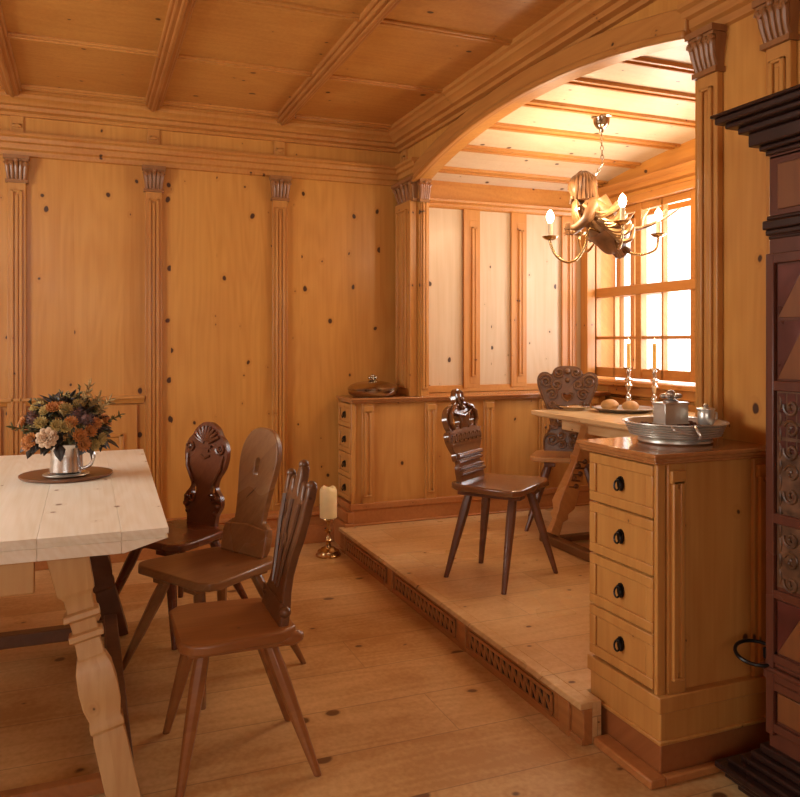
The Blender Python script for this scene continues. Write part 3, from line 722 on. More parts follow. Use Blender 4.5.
# ---------------- alcove table
A2 = .89
t = tag(empty('alcove_table', (3.05, 3.65, ZP)), 'honey-coloured trestle table with carved legs in the window alcove', 'table')
z = A2-ZP
m = MB(); m.box(-.44, .42, -.62, .63, z-.028, z); m.box(-.42, .40, -.60, .61, z-.036, z-.026); m.build('tabletop', 't2', t, .005)
m = MB(); m.box(-.30, .30, -.50, .50, z-.115, z-.034); m.build('apron', 't2', t, .006)
for sy in (.26, -.30):
    for sx in (-1, 1):
        a, b = V(sx*.24, sy, z-.05), V(sx*.52, sy, .06)
        m = MB(); d = (b-a); L = d.length; d.normalize(); yv = V(0, 1, 0); xv = yv.cross(d)
        rings = []
        for s, h in ((0, .05), (.30, .042), (.33, .05), (.37, .036), (.60, .05), (.74, .056), (.80, .038), (.84, .045), (.88, .028), (1, .034)):
            c = a+d*(L*s); rings.append([m.b.verts.new(c+xv*(p*h)+yv*(q*h*.75)) for p, q in ((-1,-1),(1,-1),(1,1),(-1,1))])
        for r0, r1 in zip(rings, rings[1:]):
            for i in range(4): m.face([r0[i], r0[(i+1)%4], r1[(i+1)%4], r1[i]])
        m.face(rings[0][::-1]); m.face(rings[-1])
        lg = m.build('leg', 'tleg' if False else 'chEs', t, .005)
        for face in (-1, 1):
            m = MB()
            for k in range(5):
                c = a+d*(L*(.34+.055*k))+yv*(face*.034)
                m.ball(c+xv*.016*(1 if k % 2 else -1), .016, seg=8); m.tube([c+xv*(-.03), c+xv*.03+d*.02], .005, 6)
            m.build('carving', 'chE', lg)
m = MB()
for sx in (-1, 1): m.box(sx*.52-.03, sx*.52+.03, -.38, .36, .0, .05)
for sy in (.26, -.30): m.box(-.5, .5, sy-.025, sy+.025, .01, .045)
m.build('foot_frame', 'chE', t, .006)

# ---------------- things on the dining table
tag(MB().lathe([(0, 0), (.165, 0), (.172, .006), (.172, .012), (.16, .012), (.0, .0115)], n=56).build('tray', 'tray', None, .001), 'round dark brown wooden board under the flower jug on the dining table', 'tray').location = (-.068, 3.36, TZ+.001)
sa = MB().lathe([(0, 0), (.07, 0), (.085, .006), (.083, .009), (.068, .005), (0, .005)], n=40).build('saucer', 'pewter', None)
sa.location = (-.068, 3.30, TZ+.014); tag(sa, 'small flat pewter plate beneath the flower jug', 'plate')
jx, jy, jz = -.066, 3.30, TZ+.0205
j = tag(empty('jug', (jx, jy, jz)), 'shiny pewter jug holding the dried flowers on the dining table', 'jug')
MB().lathe([(0, 0), (.066, 0), (.068, .006), (.062, .012), (.058, .06), (.057, .10), (.060, .115), (.063, .118), (.060, .12), (.054, .115), (.052, .06), (.054, .012), (0, .010)], n=48).build('body', 'jugp', j)
MB().tube(smooth_pts([(.054, -.03, .10), (.085, -.045, .098), (.098, -.05, .07), (.085, -.045, .035), (.056, -.03, .022)], 5), .006, 8).build('handle', 'jugp', j)
MB().tube(smooth_pts([(-.062, 0, .118), (-.066, 0, .112), (-.06, 0, .10)], 3), .006, 8).build('rim_spout', 'jugp', j)
# bouquet
bq = tag(empty('bouquet', (jx, jy, jz+.10)), 'dried bouquet of a pink rose, orange and straw flowers and dark leaves', 'flowers')
def petal_ring(m, c, nrm, r, n, tilt, L, wd, a0=0, curl=.3):
    nrm = nrm.normalized(); q = nrm.to_track_quat('Z', 'Y').to_matrix().to_4x4(); T = Matrix.Translation(c) @ q
    for i in range(n):
        R = T @ Matrix.Rotation(2*PI*i/n+a0, 4, 'Z') @ Matrix.Translation((r, 0, 0)) @ Matrix.Rotation(-tilt, 4, 'Y')
        g = [[V(L*s, wd*w*math.sin(PI*min(1, .25+s*.62)), curl*L*(s*s)-.0+curl*.25*L*abs(w)) for w in (-1, -.4, .4, 1)] for s in (0, .35, .7, 1)]
        vs = [[m.b.verts.new(R @ p) for p in row] for row in g]
        for a, b in zip(vs, vs[1:]):
            for k in range(3): m.face([a[k], a[k+1], b[k+1], b[k]])
def solid(o, th=.0015):
    md = o.modifiers.new('thickness', 'SOLIDIFY'); md.thickness = th; return o
def bloom(name, c, nrm, size, mat):
    m = MB()
    for k, (n, tl, f) in enumerate(((14, .2, 1), (13, .55, .9), (11, .9, .75), (8, 1.2, .6), (5, 1.4, .45))): petal_ring(m, c, nrm, max(.001, size*.1*(3-k)/3)+.002, n, tl, size*f, size*.15*f+.001, k*.4)
    return solid(m.build(name, mat, bq))
def rose(c, nrm, s):
    m = MB()
    for k, (n, tl, f) in enumerate(((9, .35, 1), (8, .75, .9), (7, 1.05, .76), (6, 1.25, .6), (4, 1.42, .42))): petal_ring(m, c, nrm, s*.16*(4-k)/4+.001, n, tl, s*f, s*.45*f, k*.7, -.12)
    return solid(m.build('rose', 'rose', bq))
rose(V(-.062, -.160, .058), V(-.15, -1, .35), .034)
rdb = random.Random(21)
spots = [(.05,-.155,.06,'o'), (.085,-.13,.075,'o'), (-.13,-.11,.035,'o'), (-.115,-.125,.05,'o'), (.0,-.155,.095,'y'), (.02,-.15,.11,'o'), (.10,-.115,.02,'y'), (.125,-.10,.04,'y'), (-.02,-.10,.165,'o'), (.0,-.115,.155,'y'), (-.045,-.10,.16,'o'), (-.07,-.09,.15,'y'),
         (.045,-.08,.17,'y'), (-.085,-.13,.11,'y'), (.14,-.03,.10,'o'), (-.15,-.02,.10,'o'), (.0,.06,.185,'y'), (.09,.08,.15,'o'), (-.09,.09,.14,'o'), (.105,-.11,.10,'o'), (-.03,-.15,.10,'y'), (.06,-.15,.03,'o'), (-.1,-.04,.16,'y'), (.02,0,.19,'y'), (.1,-.02,.15,'y')]
for (x, y, zz, c) in spots:
    bloom('straw_flower' if c == 'y' else 'orange_flower', V(x*.97, y*.97, zz), V(x+rdb.uniform(-.04,.04), y-.03, zz-.02), rdb.uniform(.020, .027), 'yellow' if c == 'y' else 'orange')
for (x, y, zz) in ((-.115, -.10, .125), (.035, -.12, .135), (.07, -.14, .12)):
    m = MB(); c = V(x, y, zz); m.ball(c, .02)
    for i in range(60):
        d = V(random.gauss(0,1), random.gauss(0,1), random.gauss(0,1)).normalized(); m.tube([c+d*.015, c+d*.034], [.003, .0008], 4)
    m.build('thistle', 'thistle', bq)
def plume(p, q, n, mat, L=.02):
    m = MB(); p, q = Vector(p), Vector(q); m.tube([p, q], .0015, 5)
    for i in range(n):
        s = .35+.65*i/n; c = p.lerp(q, s); d = ((q-p).normalized()*.8+V(random.gauss(0,1), random.gauss(0,1), random.gauss(0,1)).normalized()).normalized()
        m.tube([c, c+d*L*.5, c+d*L], [.002, .0035, .0006], 5)
    return m.build('plume', mat, bq)
plume((0,0,0), (.085, -.05, .245), 60, 'plume', .03); plume((.02,0,0), (.155, -.08, .19), 60, 'plume', .03); plume((.02,0,.02), (.12, -.04, .2), 60, 'plume', .028)
plume((0,0,.02), (.05, -.03, .24), 30, 'leafg'); plume((0,0,.02), (-.02, .02, .215), 30, 'leafg'); plume((0,0,.02), (-.13, -.02, .185), 40, 'leafg'); plume((.02,0,.02), (.2, -.06, .13), 34, 'leafg'); plume((0,0,.02), (-.19, -.08, .10), 30, 'leafg')
def leaves(name, mat, n, dom, L0, L1, seed, low=False):
    rd = random.Random(seed); m = MB()
    for i in range(n):
        a = rd.uniform(0, 2*PI); e = rd.uniform(-.5, .25) if low else rd.uniform(-.1, 1.4)
        d = V(math.cos(a)*math.cos(e), math.sin(a)*math.cos(e), math.sin(e)); L = rd.uniform(L0, L1)
        base = V(0, 0, .05)+V(d.x*dom*.75, d.y*dom*.75, max(-.02, d.z*dom*.75))*rd.uniform(.55, .95)
        q = (d+V(rd.gauss(0,.35), rd.gauss(0,.35), rd.gauss(0,.3)-(.25 if low else 0))).normalized().to_track_quat('X', 'Z').to_matrix().to_4x4()
        T = Matrix.Translation(base) @ q @ Matrix.Rotation(rd.uniform(-1, 1), 4, 'X')
        rows = [(0, .002), (.2, .55), (.45, 1), (.7, .75), (.88, .35), (1, .01)]
        vs = [[m.b.verts.new(T @ V(L*s, w*k*L*.30, -.25*L*s*s+.12*L*abs(k)*w)) for k in (-1, 0, 1)] for s, w in rows]
        for r0, r1 in zip(vs, vs[1:]):
            for k in range(2): m.face([r0[k], r0[k+1], r1[k+1], r1[k]])
    return solid(m.build(name, mat, bq), .001)
leaves('dark_leaves', 'leaf', 190, .185, .035, .065, 3)
leaves('low_leaves', 'leaf', 46, .165, .06, .095, 5, True)
leaves('olive_leaves', 'leafg', 120, .19, .03, .055, 9)
leaves('brown_leaves', 'plume', 70, .195, .03, .05, 14)
m = MB()
for i in range(24):
    a = i*2.4; e = .3+.9*((i*.618) % 1); d = V(math.cos(a)*math.cos(e), math.sin(a)*math.cos(e), math.sin(e)); m.tube([V(d.x*.02, d.y*.02, -.06), V(d.x*.04, d.y*.04, .03), V(0,0,.05)+d*.14], .0018, 5)
m.build('stems', 'leafg', bq)

# ---------------- floor candle
t = tag(empty('floor_candlestick', (1.395, 4.66, 0)), 'brass candlestick standing on the floor beside the step', 'candlestick')
MB().lathe([(0, 0), (.076, 0), (.078, .010), (.07, .02), (.066, .034), (.05, .040), (.042, .05), (.02, .058), (.014, .075), (.018, .09), (.024, .097), (.018, .105), (.012, .125), (.011, .14), (.022, .15), (.024, .155), (.012, .165), (.011, .195), (.016, .215), (.045, .226), (.050, .231), (.048, .236), (0, .236)], n=40).build('stem', 'brass', t)
c = tag(empty('pillar_candle', (1.395, 4.66, .2365)), 'thick unlit cream pillar candle on the floor candlestick', 'candle')
m = MB().lathe([(0, 0), (.052, 0), (.053, .01), (.053, .165), (.046, .18), (.034, .188), (.026, .176), (0, .17)], n=36)
for v in m.b.verts:
    a = math.atan2(v.co.y, v.co.x); 
    if v.co.z > .16: v.co.z += .006*math.sin(3*a+1)
m.build('wax', 'wax', c); MB().tube([(0, 0, .168), (.002, 0, .182), (.004, 0, .19)], .0015, 6).build('wick', 'wick', c)

# ---------------- covered dish
t = tag(empty('covered_dish', (1.775, 4.90, CT+.0005)), 'round lidded brass-toned dish on the left end of the alcove ledge', 'dish')
MB().lathe([(0, 0), (.13, 0), (.135, .006), (.155, .012), (.166, .03), (.168, .046), (.16, .052), (0, .05)], n=56).build('bowl', 'copper', t)
MB().lathe([(.168, .048), (.169, .056), (.15, .075), (.11, .09), (.06, .099), (0, .101)], n=56).build('lid', 'copper', t)
m = MB().lathe([(0, .10), (.03, .10), (.032, .104), (.016, .108), (.014, .116), (0, .117)], n=20)
for i in range(6): m.ball(V(.022*math.cos(i*PI/3), .022*math.sin(i*PI/3), .124), .012, seg=10)
m.ball(V(0, 0, .134), .013); m.build('knob', 'copper', t)
# ---------------- things on the alcove table
def candlestick(x, y, lab, labc):
    t = tag(empty('candlestick', (x, y, A2+.0005)), lab, 'candlestick', 'candlesticks on the alcove table')
    MB().lathe([(0, 0), (.052, 0), (.053, .006), (.04, .014), (.022, .022), (.013, .035), (.016, .05), (.022, .065), (.017, .085), (.010, .10), (.013, .118), (.020, .138), (.022, .15), (.012, .165), (.010, .175), (.026, .185), (.028, .19), (.012, .20), (.011, .215), (.015, .235), (.014, .25), (.034, .262), (.035, .266), (.016, .268), (0, .266)], n=32).build('stem', 'silver', t)
    c = tag(empty('taper_candle', (x, y, A2+.267)), labc, 'candle', 'lit taper candles on the alcove table')
    MB().lathe([(0, 0), (.0125, 0), (.012, .15), (.009, .153), (0, .152)], n=20).build('wax', 'waxy', c)
    MB().tube([(0,0,.15), (0,0,.158)], .0012, 6).build('wick', 'wick', c)
    MB().lathe([(0, .153), (.0045, .157), (.006, .164), (.004, .176), (0, .19)], n=12).build('flame', 'flame', c)
candlestick(3.26, 4.15, 'left of the two silver candlesticks on the alcove table', 'lit yellow taper in the left silver candlestick')
candlestick(3.30, 3.95, 'right of the two silver candlesticks on the alcove table', 'lit yellow taper in the right silver candlestick')
p = MB().lathe([(0, .0), (.14, .0), (.16, .012), (.188, .022), (.19, .026), (.186, .027), (.155, .018), (.135, .007), (0, .006)], n=56).build('plate', 'pewterd', None)
p.location = (3.085, 3.98, A2+.0005); tag(p, 'wide dark pewter plate holding the bread rolls on the alcove table', 'plate')
p = MB().lathe([(0, .0), (.06, .0), (.07, .012), (.098, .022), (.10, .026), (.098, .027), (.066, .017), (.055, .006), (0, .005)], n=48).build('plate', 'silver', None)
p.location = (2.87, 4.19, A2+.0005); tag(p, 'small bright plate at the table edge in front of the heart-backed chair', 'plate')
for (x, y, r, l) in ((3.03, 4.04, .052, 'left bread roll on the pewter plate'), (3.115, 3.95, .048, 'right bread roll on the pewter plate, nearer the candlesticks')):
    m = MB(); m.ball(V(0,0,0), r, sq=(1.1, 1, .72), seg=20)
    for v in m.b.verts:
        v.co.z = max(v.co.z, -r*.55); v.co *= 1+.03*math.sin(v.co.x*60)*math.cos(v.co.y*50)
    z0 = min(v.co.z for v in m.b.verts)
    o = m.build('bread_roll', 'bread', None); o.location = (x, y, A2+.0072-z0); tag(o, l, 'bread', 'bread rolls on the pewter plate')
# ---------------- pewter basin on the counter
bx_, by_ = 1.825, 2.085
prof = [(0, 0), (.118, 0), (.126, .006), (.124, .014), (.118, .018), (.135, .028)]
for i in range(5):
    z = .030+.0095*i; r = .148+.0035*i
    prof += [(r, z), (r+.006, z+.002), (r+.0065, z+.006), (r+.001, z+.0085)]
prof += [(.172, .080), (.178, .083), (.177, .087), (.168, .086), (.155, .06), (.14, .032), (.11, .022), (0, .02)]
t = tag(empty('basin', (bx_, by_, NT+.0005)), 'wide ribbed pewter basin on the foreground drawer cabinet', 'basin')
prof = [(r*.95, z*.8) for r, z in prof]
MB().lathe(prof, n=64).build('bowl', 'pewter', t)
m = MB()
for s in (1,):
    m.tube(smooth_pts([(.10, -.14, .082), (.112, -.168, .075), (.125, -.172, .05), (.118, -.150, .038)], 5), .005, 8)
    m.tube(smooth_pts([(.03, -.168, .082), (.05, -.188, .07), (.10, -.172, .055)], 5), .0045, 8)
for v in m.b.verts: v.co = Matrix.Rotation(-.96, 3, 'Z') @ v.co; v.co.z *= .8; v.co.x *= .95; v.co.y *= .95
m.build('handle', 'pewter', t)
m = MB(); rd = random.Random(4)
for i in range(170):
    a = rd.uniform(0, 2*PI); r = .122*math.sqrt(rd.random()); s = rd.uniform(.008, .016)
    if math.hypot(r*math.cos(a)-.01, r*math.sin(a)-.03) < .09 or math.hypot(r*math.cos(a)-.09, r*math.sin(a)+.035) < .048: continue
    m.ball(V(r*math.cos(a), r*math.sin(a), .036+rd.uniform(0, .016)), s, seg=7, sq=(1, rd.uniform(.5, 1), .6))
m.lathe([(0, .0175), (.1, .0195), (.124, .028), (.132, .036), (0, .038)], n=40)
pp = m.build('dried_petals', 'petals', None); pp.location = (bx_, by_, NT+.001); tag(pp, 'brown dried petals and pods filling the ribbed pewter basin', 'potpourri', None, 'stuff')
t = tag(empty('metal_box', (1.835, 2.115, NT+.056), -1.5), 'rectangular pewter box with a flower-shaped knob standing in the basin', 'box')
m = MB(); m.box(-.028, .028, -.052, .052, 0, .07); m.box(-.031, .031, -.055, .055, .066, .073); m.box(-.031, .031, -.055, .055, 0, .005); m.build('body', 'pewter', t, .002)
MB().lathe([(.026, .073), (.024, .079), (.014, .083), (0, .084)], n=24).build('cap', 'pewterd', t)
m = MB()
for i in range(6): m.ball(V(.024*math.cos(i*PI/3), .024*math.sin(i*PI/3), .094), .014, seg=10, sq=(1,1,.6))
m.ball(V(0,0,.099), .016); m.lathe([(.008, .082), (.008, .095)], n=10); m.build('knob', 'pewterd', t)
t = tag(empty('lidded_cup', (1.925, 2.05, NT+.056)), 'small shiny pewter cup with flat lid at the right of the basin', 'cup')
MB().lathe([(0, 0), (.022, 0), (.027, .01), (.027, .04), (.024, .046), (.03, .05), (.03, .054), (.015, .058), (0, .058)], n=28).build('body', 'pewter', t)
MB().lathe([(0, .058), (.006, .058), (.009, .066), (0, .072)], n=14).build('knob', 'pewter', t)
MB().tube(smooth_pts([(.026, 0, .04), (.045, 0, .038), (.045, 0, .015), (.026, 0, .012)], 4), .0035, 8).build('handle', 'pewter', t)

# ---------------- chandelier: carved half figure with brass candle arms
CX, CY = 2.755, 3.75
t = tag(empty('chandelier', (CX, CY, 0)), 'chandelier of a carved wooden half figure with brass candle arms hanging in the alcove', 'chandelier')
vz = vault_z(CY)-.001
MB().lathe([(0, 0), (.056, 0), (.058, -.012), (.05, -.018), (.044, -.05), (.03, -.072), (.014, -.082), (.01, -.1), (0, -.1)], (0, 0, vz), 32).build('ceiling_rose', 'copper', t)
RV = V(.928, -.373, 0); DV = V(.373, .928, 0)     # picture-right and away along the alcove diagonal
def CP(a, z, b=0): return RV*a+DV*b+V(0, 0, z)
ch = MB(); pts = [CP(.0, vz-.09), CP(.003, 2.42), CP(.005, 2.345), CP(-.02, 2.30), CP(-.05, 2.25), CP(-.07, 2.19), CP(-.075, 2.12)]
for a, b in zip(pts, pts[1:]):
    k = max(1, int((b-a).length/.024))
    for i in range(k):
        c = a.lerp(b, (i+.5)/k); d = (b-a).normalized(); e = d.orthogonal().normalized(); w_ = d.cross(e)
        if i % 2: e, w_ = w_, e
        ch.tube([c+d*(.016*math.cos(q))+e*(.008*math.sin(q)) for q in [2*PI*j/10 for j in range(10)]], .0028, 5, closed=True)
ch.build('chain', 'copper', t)
def skin(name, verts, edges, radii, mat, parent, lv=2, root=0):
    me = bpy.data.meshes.new(name); me.from_pydata([tuple(v) for v in verts], edges, []); o = bpy.data.objects.new(name, me); C.objects.link(o)
    sk = o.modifiers.new('skin', 'SKIN'); sk.use_smooth_shade = True
    if not me.skin_vertices: me.skin_vertices.new()
    for i, r in enumerate(radii):
        me.skin_vertices[0].data[i].radius = r if isinstance(r, tuple) else (r, r); me.skin_vertices[0].data[i].use_root = (i == root)
    sb = o.modifiers.new('sub', 'SUBSURF'); sb.levels = lv; sb.render_levels = lv
    me.materials.append(M[mat]); o.parent = parent; return o
# figure leans from lower right (scroll tail) up to the head at upper left, facing left
F = [CP(.10, 1.83), CP(.07, 1.89), CP(.035, 1.965), CP(.0, 2.035), CP(-.035, 2.09), CP(-.085, 2.135), CP(-.115, 2.165), CP(-.135, 2.20),   # tail .. chest, neck, head
     CP(-.07, 2.085, -.105), CP(-.115, 2.0, -.125), CP(-.165, 1.965, -.07), CP(-.19, 1.975, -.045),      # near arm
     CP(-.045, 2.09, .105), CP(-.09, 2.01, .125), CP(-.145, 1.965, .07), CP(-.175, 1.955, .045)]
E_ = [(0,1),(1,2),(2,3),(3,4),(4,5),(5,6),(6,7),(4,8),(8,9),(9,10),(10,11),(4,12),(12,13),(13,14),(14,15)]
R_ = [.06, .095, .112, .10, .088, .040, .052, .058, .045, .032, .024, .018, .045, .028, .022, .018]
skin('figure_body', F, E_, R_, 'carve', t, root=3)
hm = MB(); hc = CP(-.135, 2.205)
m = MB(); m.ball(CP(-.118, 2.215), .075, sq=(1, 1, 1.0), seg=20)
for i in range(13):
    a = -1.5+3.0*i/12
    p0 = CP(-.13, 2.262, 0); q1 = CP(-.085+.02*math.cos(a), 2.23, .06*math.sin(a)); q2 = CP(-.06, 2.16, .07*math.sin(a)); q3 = CP(-.045+.01*(i % 2), 2.09, .075*math.sin(a))
    m.tube(smooth_pts([tuple(p0), tuple(q1), tuple(q2), tuple(q3)], 4), .021, 7)
for i in range(26):
    a = 2*PI*i/26
    if abs(a-PI) < .75: continue
    pts = []
    for j in range(7):
        e = .15+1.75*j/6; rr = .079+.012*(j == 6)
        pts.append(CP(-.112+rr*math.sin(e)*math.cos(a), 2.215+rr*math.cos(e)-.03*max(0, j-4), rr*math.sin(e)*math.sin(a)+.006*math.sin(j*1.7+i)))
    m.tube(smooth_pts([tuple(p) for p in pts], 3), .010, 6)
m.build('hair', 'hair', t)
# face relief
m = MB(); m.tube([CP(-.172, 2.215), CP(-.187, 2.195), CP(-.176, 2.19)], [.006, .009, .005], 8); m.tube([CP(-.170, 2.172, -.014), CP(-.177, 2.171), CP(-.170, 2.172, .014)], .005, 8)
for s in (-1, 1): m.ball(CP(-.168, 2.212, s*.019), .009, seg=10); m.tube([CP(-.165, 2.226, s*.008), CP(-.168, 2.23, s*.02), CP(-.158, 2.226, s*.033)], .004, 6); m.ball(CP(-.13, 2.195, s*.052), .014, seg=10, sq=(1, .6, 1.3))
m.ball(CP(-.165, 2.155), .014); m.build('face', 'carve', t)
# gilded drapery swags
m = MB()
for k in range(9):
    s = k/8; z0 = 2.10-.15*s
    pts = [CP(-.125+.15*s+.02*math.sin(k), z0-.005, -.10), CP(-.06+.13*s, z0-.06, -.135+.02*s), CP(.01+.12*s, z0-.05+.02*math.sin(k*2), -.12), CP(.075+.085*s, z0+.01, -.07)]
    m.tube(smooth_pts([tuple(p) for p in pts], 5), .014, 7)
for k in range(7):
    pts = [CP(-.15, 2.13, -.05+.016*k), CP(-.15-.006*(k % 2), 2.06, -.06+.02*k), CP(-.13, 2.0-.012*(k % 3), -.06+.02*k), CP(-.155, 1.95, -.055+.018*k)]
    m.tube(smooth_pts([tuple(p) for p in pts], 4), .009, 6)
m.build('drapery', 'gold', t)
m = MB()
for s in (-1, 1):
    m.tube([p for p in [CP(.115+.035*(1-.08*i)*math.cos(i*.6), 1.83+.035*(1-.08*i)*math.sin(i*.6), s*.028) for i in range(11)]], .016, 8)
for k in range(6): m.tube([CP(.02+.0*k, 1.90, -.06+.024*k), CP(.07, 1.86, -.065+.026*k), CP(.11, 1.81, -.04+.016*k)], .013, 7)
m.build('scroll_tail', 'carve', t)
def fingers(c, dirn):
    m = MB()
    for k in range(5):
        o_ = V(0, 0, (k-2)*.009) if k else V(0, 0, .02)
        m.tube([c+o_, c+o_+dirn*.02, c+o_+dirn*(.036-.004*abs(k-2))+V(0,0,-.008)], [.006, .006, .004], 6)
    return m
fingers(F[11], CP(-.9, 0, .3).normalized()).build('hand', 'carve', t); fingers(F[15], CP(-.9, 0, -.3).normalized()).build('hand', 'carve', t)
arms = [((.0, 1.93, -.06), [(-.09, 1.96, -.08), (-.112, 1.87, -.09), (-.16, 1.79, -.09), (-.22, 1.77, -.09), (-.28, 1.81, -.085), (-.31, 1.88, -.08)], (-.31, 1.90, -.08)),
        ((.06, 1.90, -.07), [(.05, 1.84, -.16), (.045, 1.85, -.23), (.05, 1.91, -.25), (.05, 1.955, -.25)], (.05, 1.96, -.25)),
        ((.08, 1.93, .06), [(.14, 1.86, .06), (.24, 1.83, .08), (.34, 1.86, .10), (.36, 1.93, .10)], (.36, 1.94, .10)),
        ((.0, 1.93, .06), [(-.03, 1.87, .16), (-.05, 1.87, .25), (-.06, 1.93, .29), (-.06, 1.97, .30)], (-.06, 1.975, .30))]
for st, mid, en in arms:
    pts = [CP(st[0], st[1], st[2])]+[CP(*p) for p in mid]+[CP(*en)]
    a = MB().tube(smooth_pts([tuple(p) for p in pts], 6), .0075, 10); a = a.build('candle_arm', 'brass', t)
    c = CP(*en)
    MB().lathe([(0, -.006), (.014, -.006), (.03, 0), (.045, .012), (.046, .016), (.03, .008), (0, .006)], tuple(c), 24).build('drip_pan', 'brass', a)
    MB().lathe([(0, 0), (.0135, 0), (.0135, .085), (0, .087)], tuple(c+V(0,0,.006)), 18).build('sleeve', 'sleeve', a)
    MB().lathe([(0, 0), (.010, .002), (.019, .018), (.022, .034), (.017, .054), (.007, .070), (0, .076)], tuple(c+V(0,0,.092)), 18).build('bulb', 'bulb', a)
    l = bpy.data.lights.new('bulb_light', 'POINT'); l.energy = 8; l.color = (1, .77, .50); l.shadow_soft_size = .03
    lo = bpy.data.objects.new('bulb_light', l); C.objects.link(lo); lo.location = V(CX, CY, 0)+c+V(0, 0, .205); lo.parent = None
# antler sweeping to the right behind the figure
m = MB(); pts = smooth_pts([tuple(CP(.06, 1.96, .08)), tuple(CP(.16, 1.99, .14)), tuple(CP(.28, 2.0, .16)), tuple(CP(.40, 2.05, .12)), tuple(CP(.47, 2.1, .06))], 5)
m.tube(pts, [.02-.0008*i for i in range(len(pts))], 8)
for k, up in ((6, .10), (10, .12), (14, .08)):
    p = Vector(pts[k]); m.tube([p, p+V(.02, 0, up*.5)+DV*.02, p+V(.06, 0, up)], [.011, .009, .003], 8)
m.build('antler', 'hair', t)

# ---------------- dark inlaid armoire at the right edge
AX, AY = 1.845, 1.715       # front face x, far end y ; front faces -x
t = tag(empty('armoire', (AX, AY, 0)), 'dark carved and inlaid armoire with heavy cornice at the right edge', 'armoire')
bk2 = 2.04-AX; L = -1.15      # depth to the wall; extends to negative y
MB().box(0, bk2, L, 0, .10, 1.93).build('carcass', 'dkred', t, .004)
def ring_mould(name, mat, prof):
    """moulding wrapping the far end and the front: list of (out, z0, z1)"""
    m = MB()
    for o_, z0, z1 in prof: m.box(-o_, bk2, L-.02, o_, z0, z1)
    return m.build(name, mat, t, .005, seg=3)
ring_mould('cornice', 'dk', [(.0, 1.845, 1.86), (.008, 1.86, 1.875), (.02, 1.875, 1.89), (.04, 1.89, 1.93), (.06, 1.93, 1.95), (.085, 1.95, 1.965), (.105, 1.965, 1.985), (.115, 1.985, 1.995)])
ring_mould('frieze_moulding', 'dk', [(.002, 1.615, 1.628), (.008, 1.628, 1.645), (.014, 1.645, 1.672), (.006, 1.672, 1.685)])
ring_mould('waist_moulding', 'dkred', [(.012, .345, .37), (.02, .37, .385), (.008, .385, .40)])
ring_mould('base_moulding', 'dk', [(.085, .03, .055), (.105, .055, .075), (.08, .075, .09), (.055, .09, .105), (.035, .105, .125), (.018, .125, .15), (.06, 0, .03)])
# carved frame stile, inlay fields, panels on the front (facing -x)
fx = lambda u, d, z: V(-d, u, z)
m = MB()
for y0, y1 in ((-.028, 0), (-.16, -.135), (-.62, -.58), (L, L+.05)): m.box(-.014, 0, y0, y1, .19, 1.575)
for z0, z1 in ((.20, .225), (.32, .345), (.40, .425), (.585, .61), (1.545, 1.575), (.80, .83), (1.18, 1.21)): m.box(-.012, 0, L, 0, z0, z1)
m.build('frame', 'dkred', t, .003)
FM = Matrix(((0,0,-1,0),(1,0,0,0),(0,1,0,0),(0,0,0,1)))
for (z0, z1) in ((.43, .58), (1.215, 1.38), (1.39, 1.54)):
    MB().prism([(-.13, z0), (-.035, z0), (-.13, z1)], .004, FM).build('light_inlay', 'inlay', t, .001)
    MB().prism([(-.035, z0), (-.035, z1), (-.13, z1)], .0045, FM).build('dark_inlay', 'inlayd', t, .001)
for (y0, y1, z0, z1) in ((-.13, -.035, .235, .315), (-.57, -.17, .235, .315), (-.57, -.17, .43, .58), (-.57, -.17, 1.215, 1.54), (-.57, -.17, 1.70, 1.83), (-.13, -.035, 1.70, 1.83)):
    MB().box(-.006, 0, y0, y1, z0, z1).build('inlaid_panel', 'inlay', t, .002)
m = MB(); m.box(-.003, 0, -.132, -.033, 1.0, 1.18)
for k in range(4):
    for j in range(3): m.box(-.005, -.002, -.13+.033*j, -.13+.033*j+.028, 1.005+.045*k, 1.04+.045*k)
m.build('checker_inlay', 'inlayd', t)
for k in range(3): MB().box(-.012, -.005, -.52+.14*k, -.44+.14*k, 1.26, 1.5).build('dark_inlay', 'inlayd', t, .001)
m = MB(); m.box(-.004, 0, -.132, -.033, .62, 1.18)
for k in range(9):
    z = .64+.062*k
    if .79 < z < .83: continue
    m.tube([(-.006, q[0], q[1]) for q in spiral(-.083, z, .026, 1.3, 1 if k % 2 else -1, .3, 0)], .0045, 6)
for k in range(12): m.tube([V(-.003, -.125, .63+.045*k), V(-.007, -.12, .65+.045*k), V(-.003, -.125, .67+.045*k)], .004, 5); m.tube([V(-.003, -.042, .63+.045*k), V(-.007, -.047, .65+.045*k), V(-.003, -.042, .67+.045*k)], .004, 5)
m.build('scrollwork', 'gild', t)
m = MB(); m.box(-.005, 0, -.56, -.18, .62, 1.18)
for k in range(5):
    for j in range(3): m.tube([(-.008, p[0], p[1]) for p in spiral(-.25-.12*j, .66+.12*k, .045, 1.6, 1 if (k+j) % 2 else -1, .3, 0)], .006, 6)
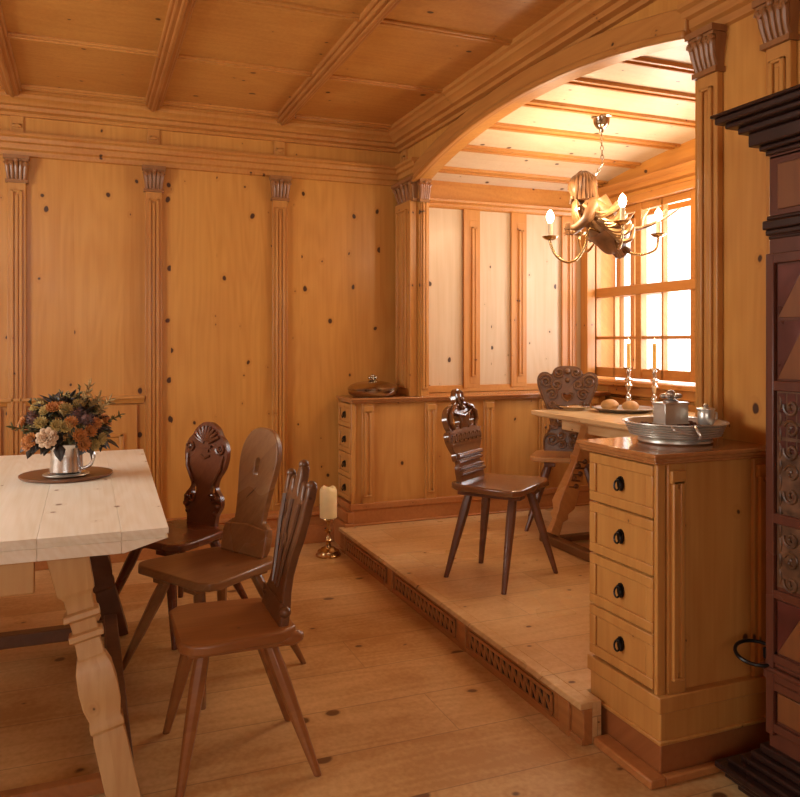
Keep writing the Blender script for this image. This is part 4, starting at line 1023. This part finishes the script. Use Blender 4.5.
m.build('scrollwork', 'gild', t)
m = MB()
for k in range(3): m.ball(V(-.008, -.19, .45+.05*k), .016, sq=(.5, 1, 1.2), seg=10)
m.build('inlaid_rosettes', 'inlayd', t)
rg = MB(); rc = V(.0, .045, .40)
rg.tube([rc+V(.062*math.cos(a), .062*math.sin(a)*.9, .015*math.sin(a+.4)) for a in [2*PI*i/32 for i in range(32)]], .0055, 8, closed=True)
rg.box(-.01, .03, -.03, .012, .40, .43); rg.build('ring_handle', 'iron', t)

# ------------------------------------------------------------------ light
def area(name, loc, target, sx, sy, e, col):
    l = bpy.data.lights.new(name, 'AREA'); l.shape = 'RECTANGLE'; l.size = sx; l.size_y = sy; l.energy = e; l.color = col
    o = bpy.data.objects.new(name, l); C.objects.link(o); o.location = loc
    o.rotation_euler = (Vector(target)-Vector(loc)).to_track_quat('-Z', 'Z').to_euler(); return o
area('daylight_alcove', (XW+.4, 4.0, 1.68), (0, 4.0, 1.7), 1.9, 1.25, 78, (.98, .98, 1))
area('fill_left', (XL-.35, 2.7, 2.0), (1, 2.6, .9), 2.0, 1.3, 165, (1, .97, .90))  # added room fill, shining in through the invented left window
area('fill_front', (-1.0, YR-.3, 1.95), (-.3, 3, .9), 2.2, 1.3, 55, (1, .93, .82))  # weaker added fill from behind the camera, no known source there
wd = bpy.data.worlds.new('sky'); sc.world = wd; wd.use_nodes = True
bg = wd.node_tree.nodes['Background']; bg.inputs[0].default_value = (1, .98, .96, 1); bg.inputs[1].default_value = 2.6

# ------------------------------------------------------------------ camera
cam = bpy.data.cameras.new('camera'); co = bpy.data.objects.new('camera', cam); C.objects.link(co)
co.location = (0, 0, 1.32); co.rotation_euler = (PI/2, 0, -math.atan(315/784))
cam.sensor_fit = 'HORIZONTAL'; cam.sensor_width = 36; cam.lens = 784/800*36; cam.shift_y = -(398.5-342)/800
cam.clip_start = .05; sc.camera = co
sc.view_settings.view_transform = 'Standard'; sc.view_settings.look = 'None'; sc.view_settings.gamma = 1; sc.view_settings.exposure = .1
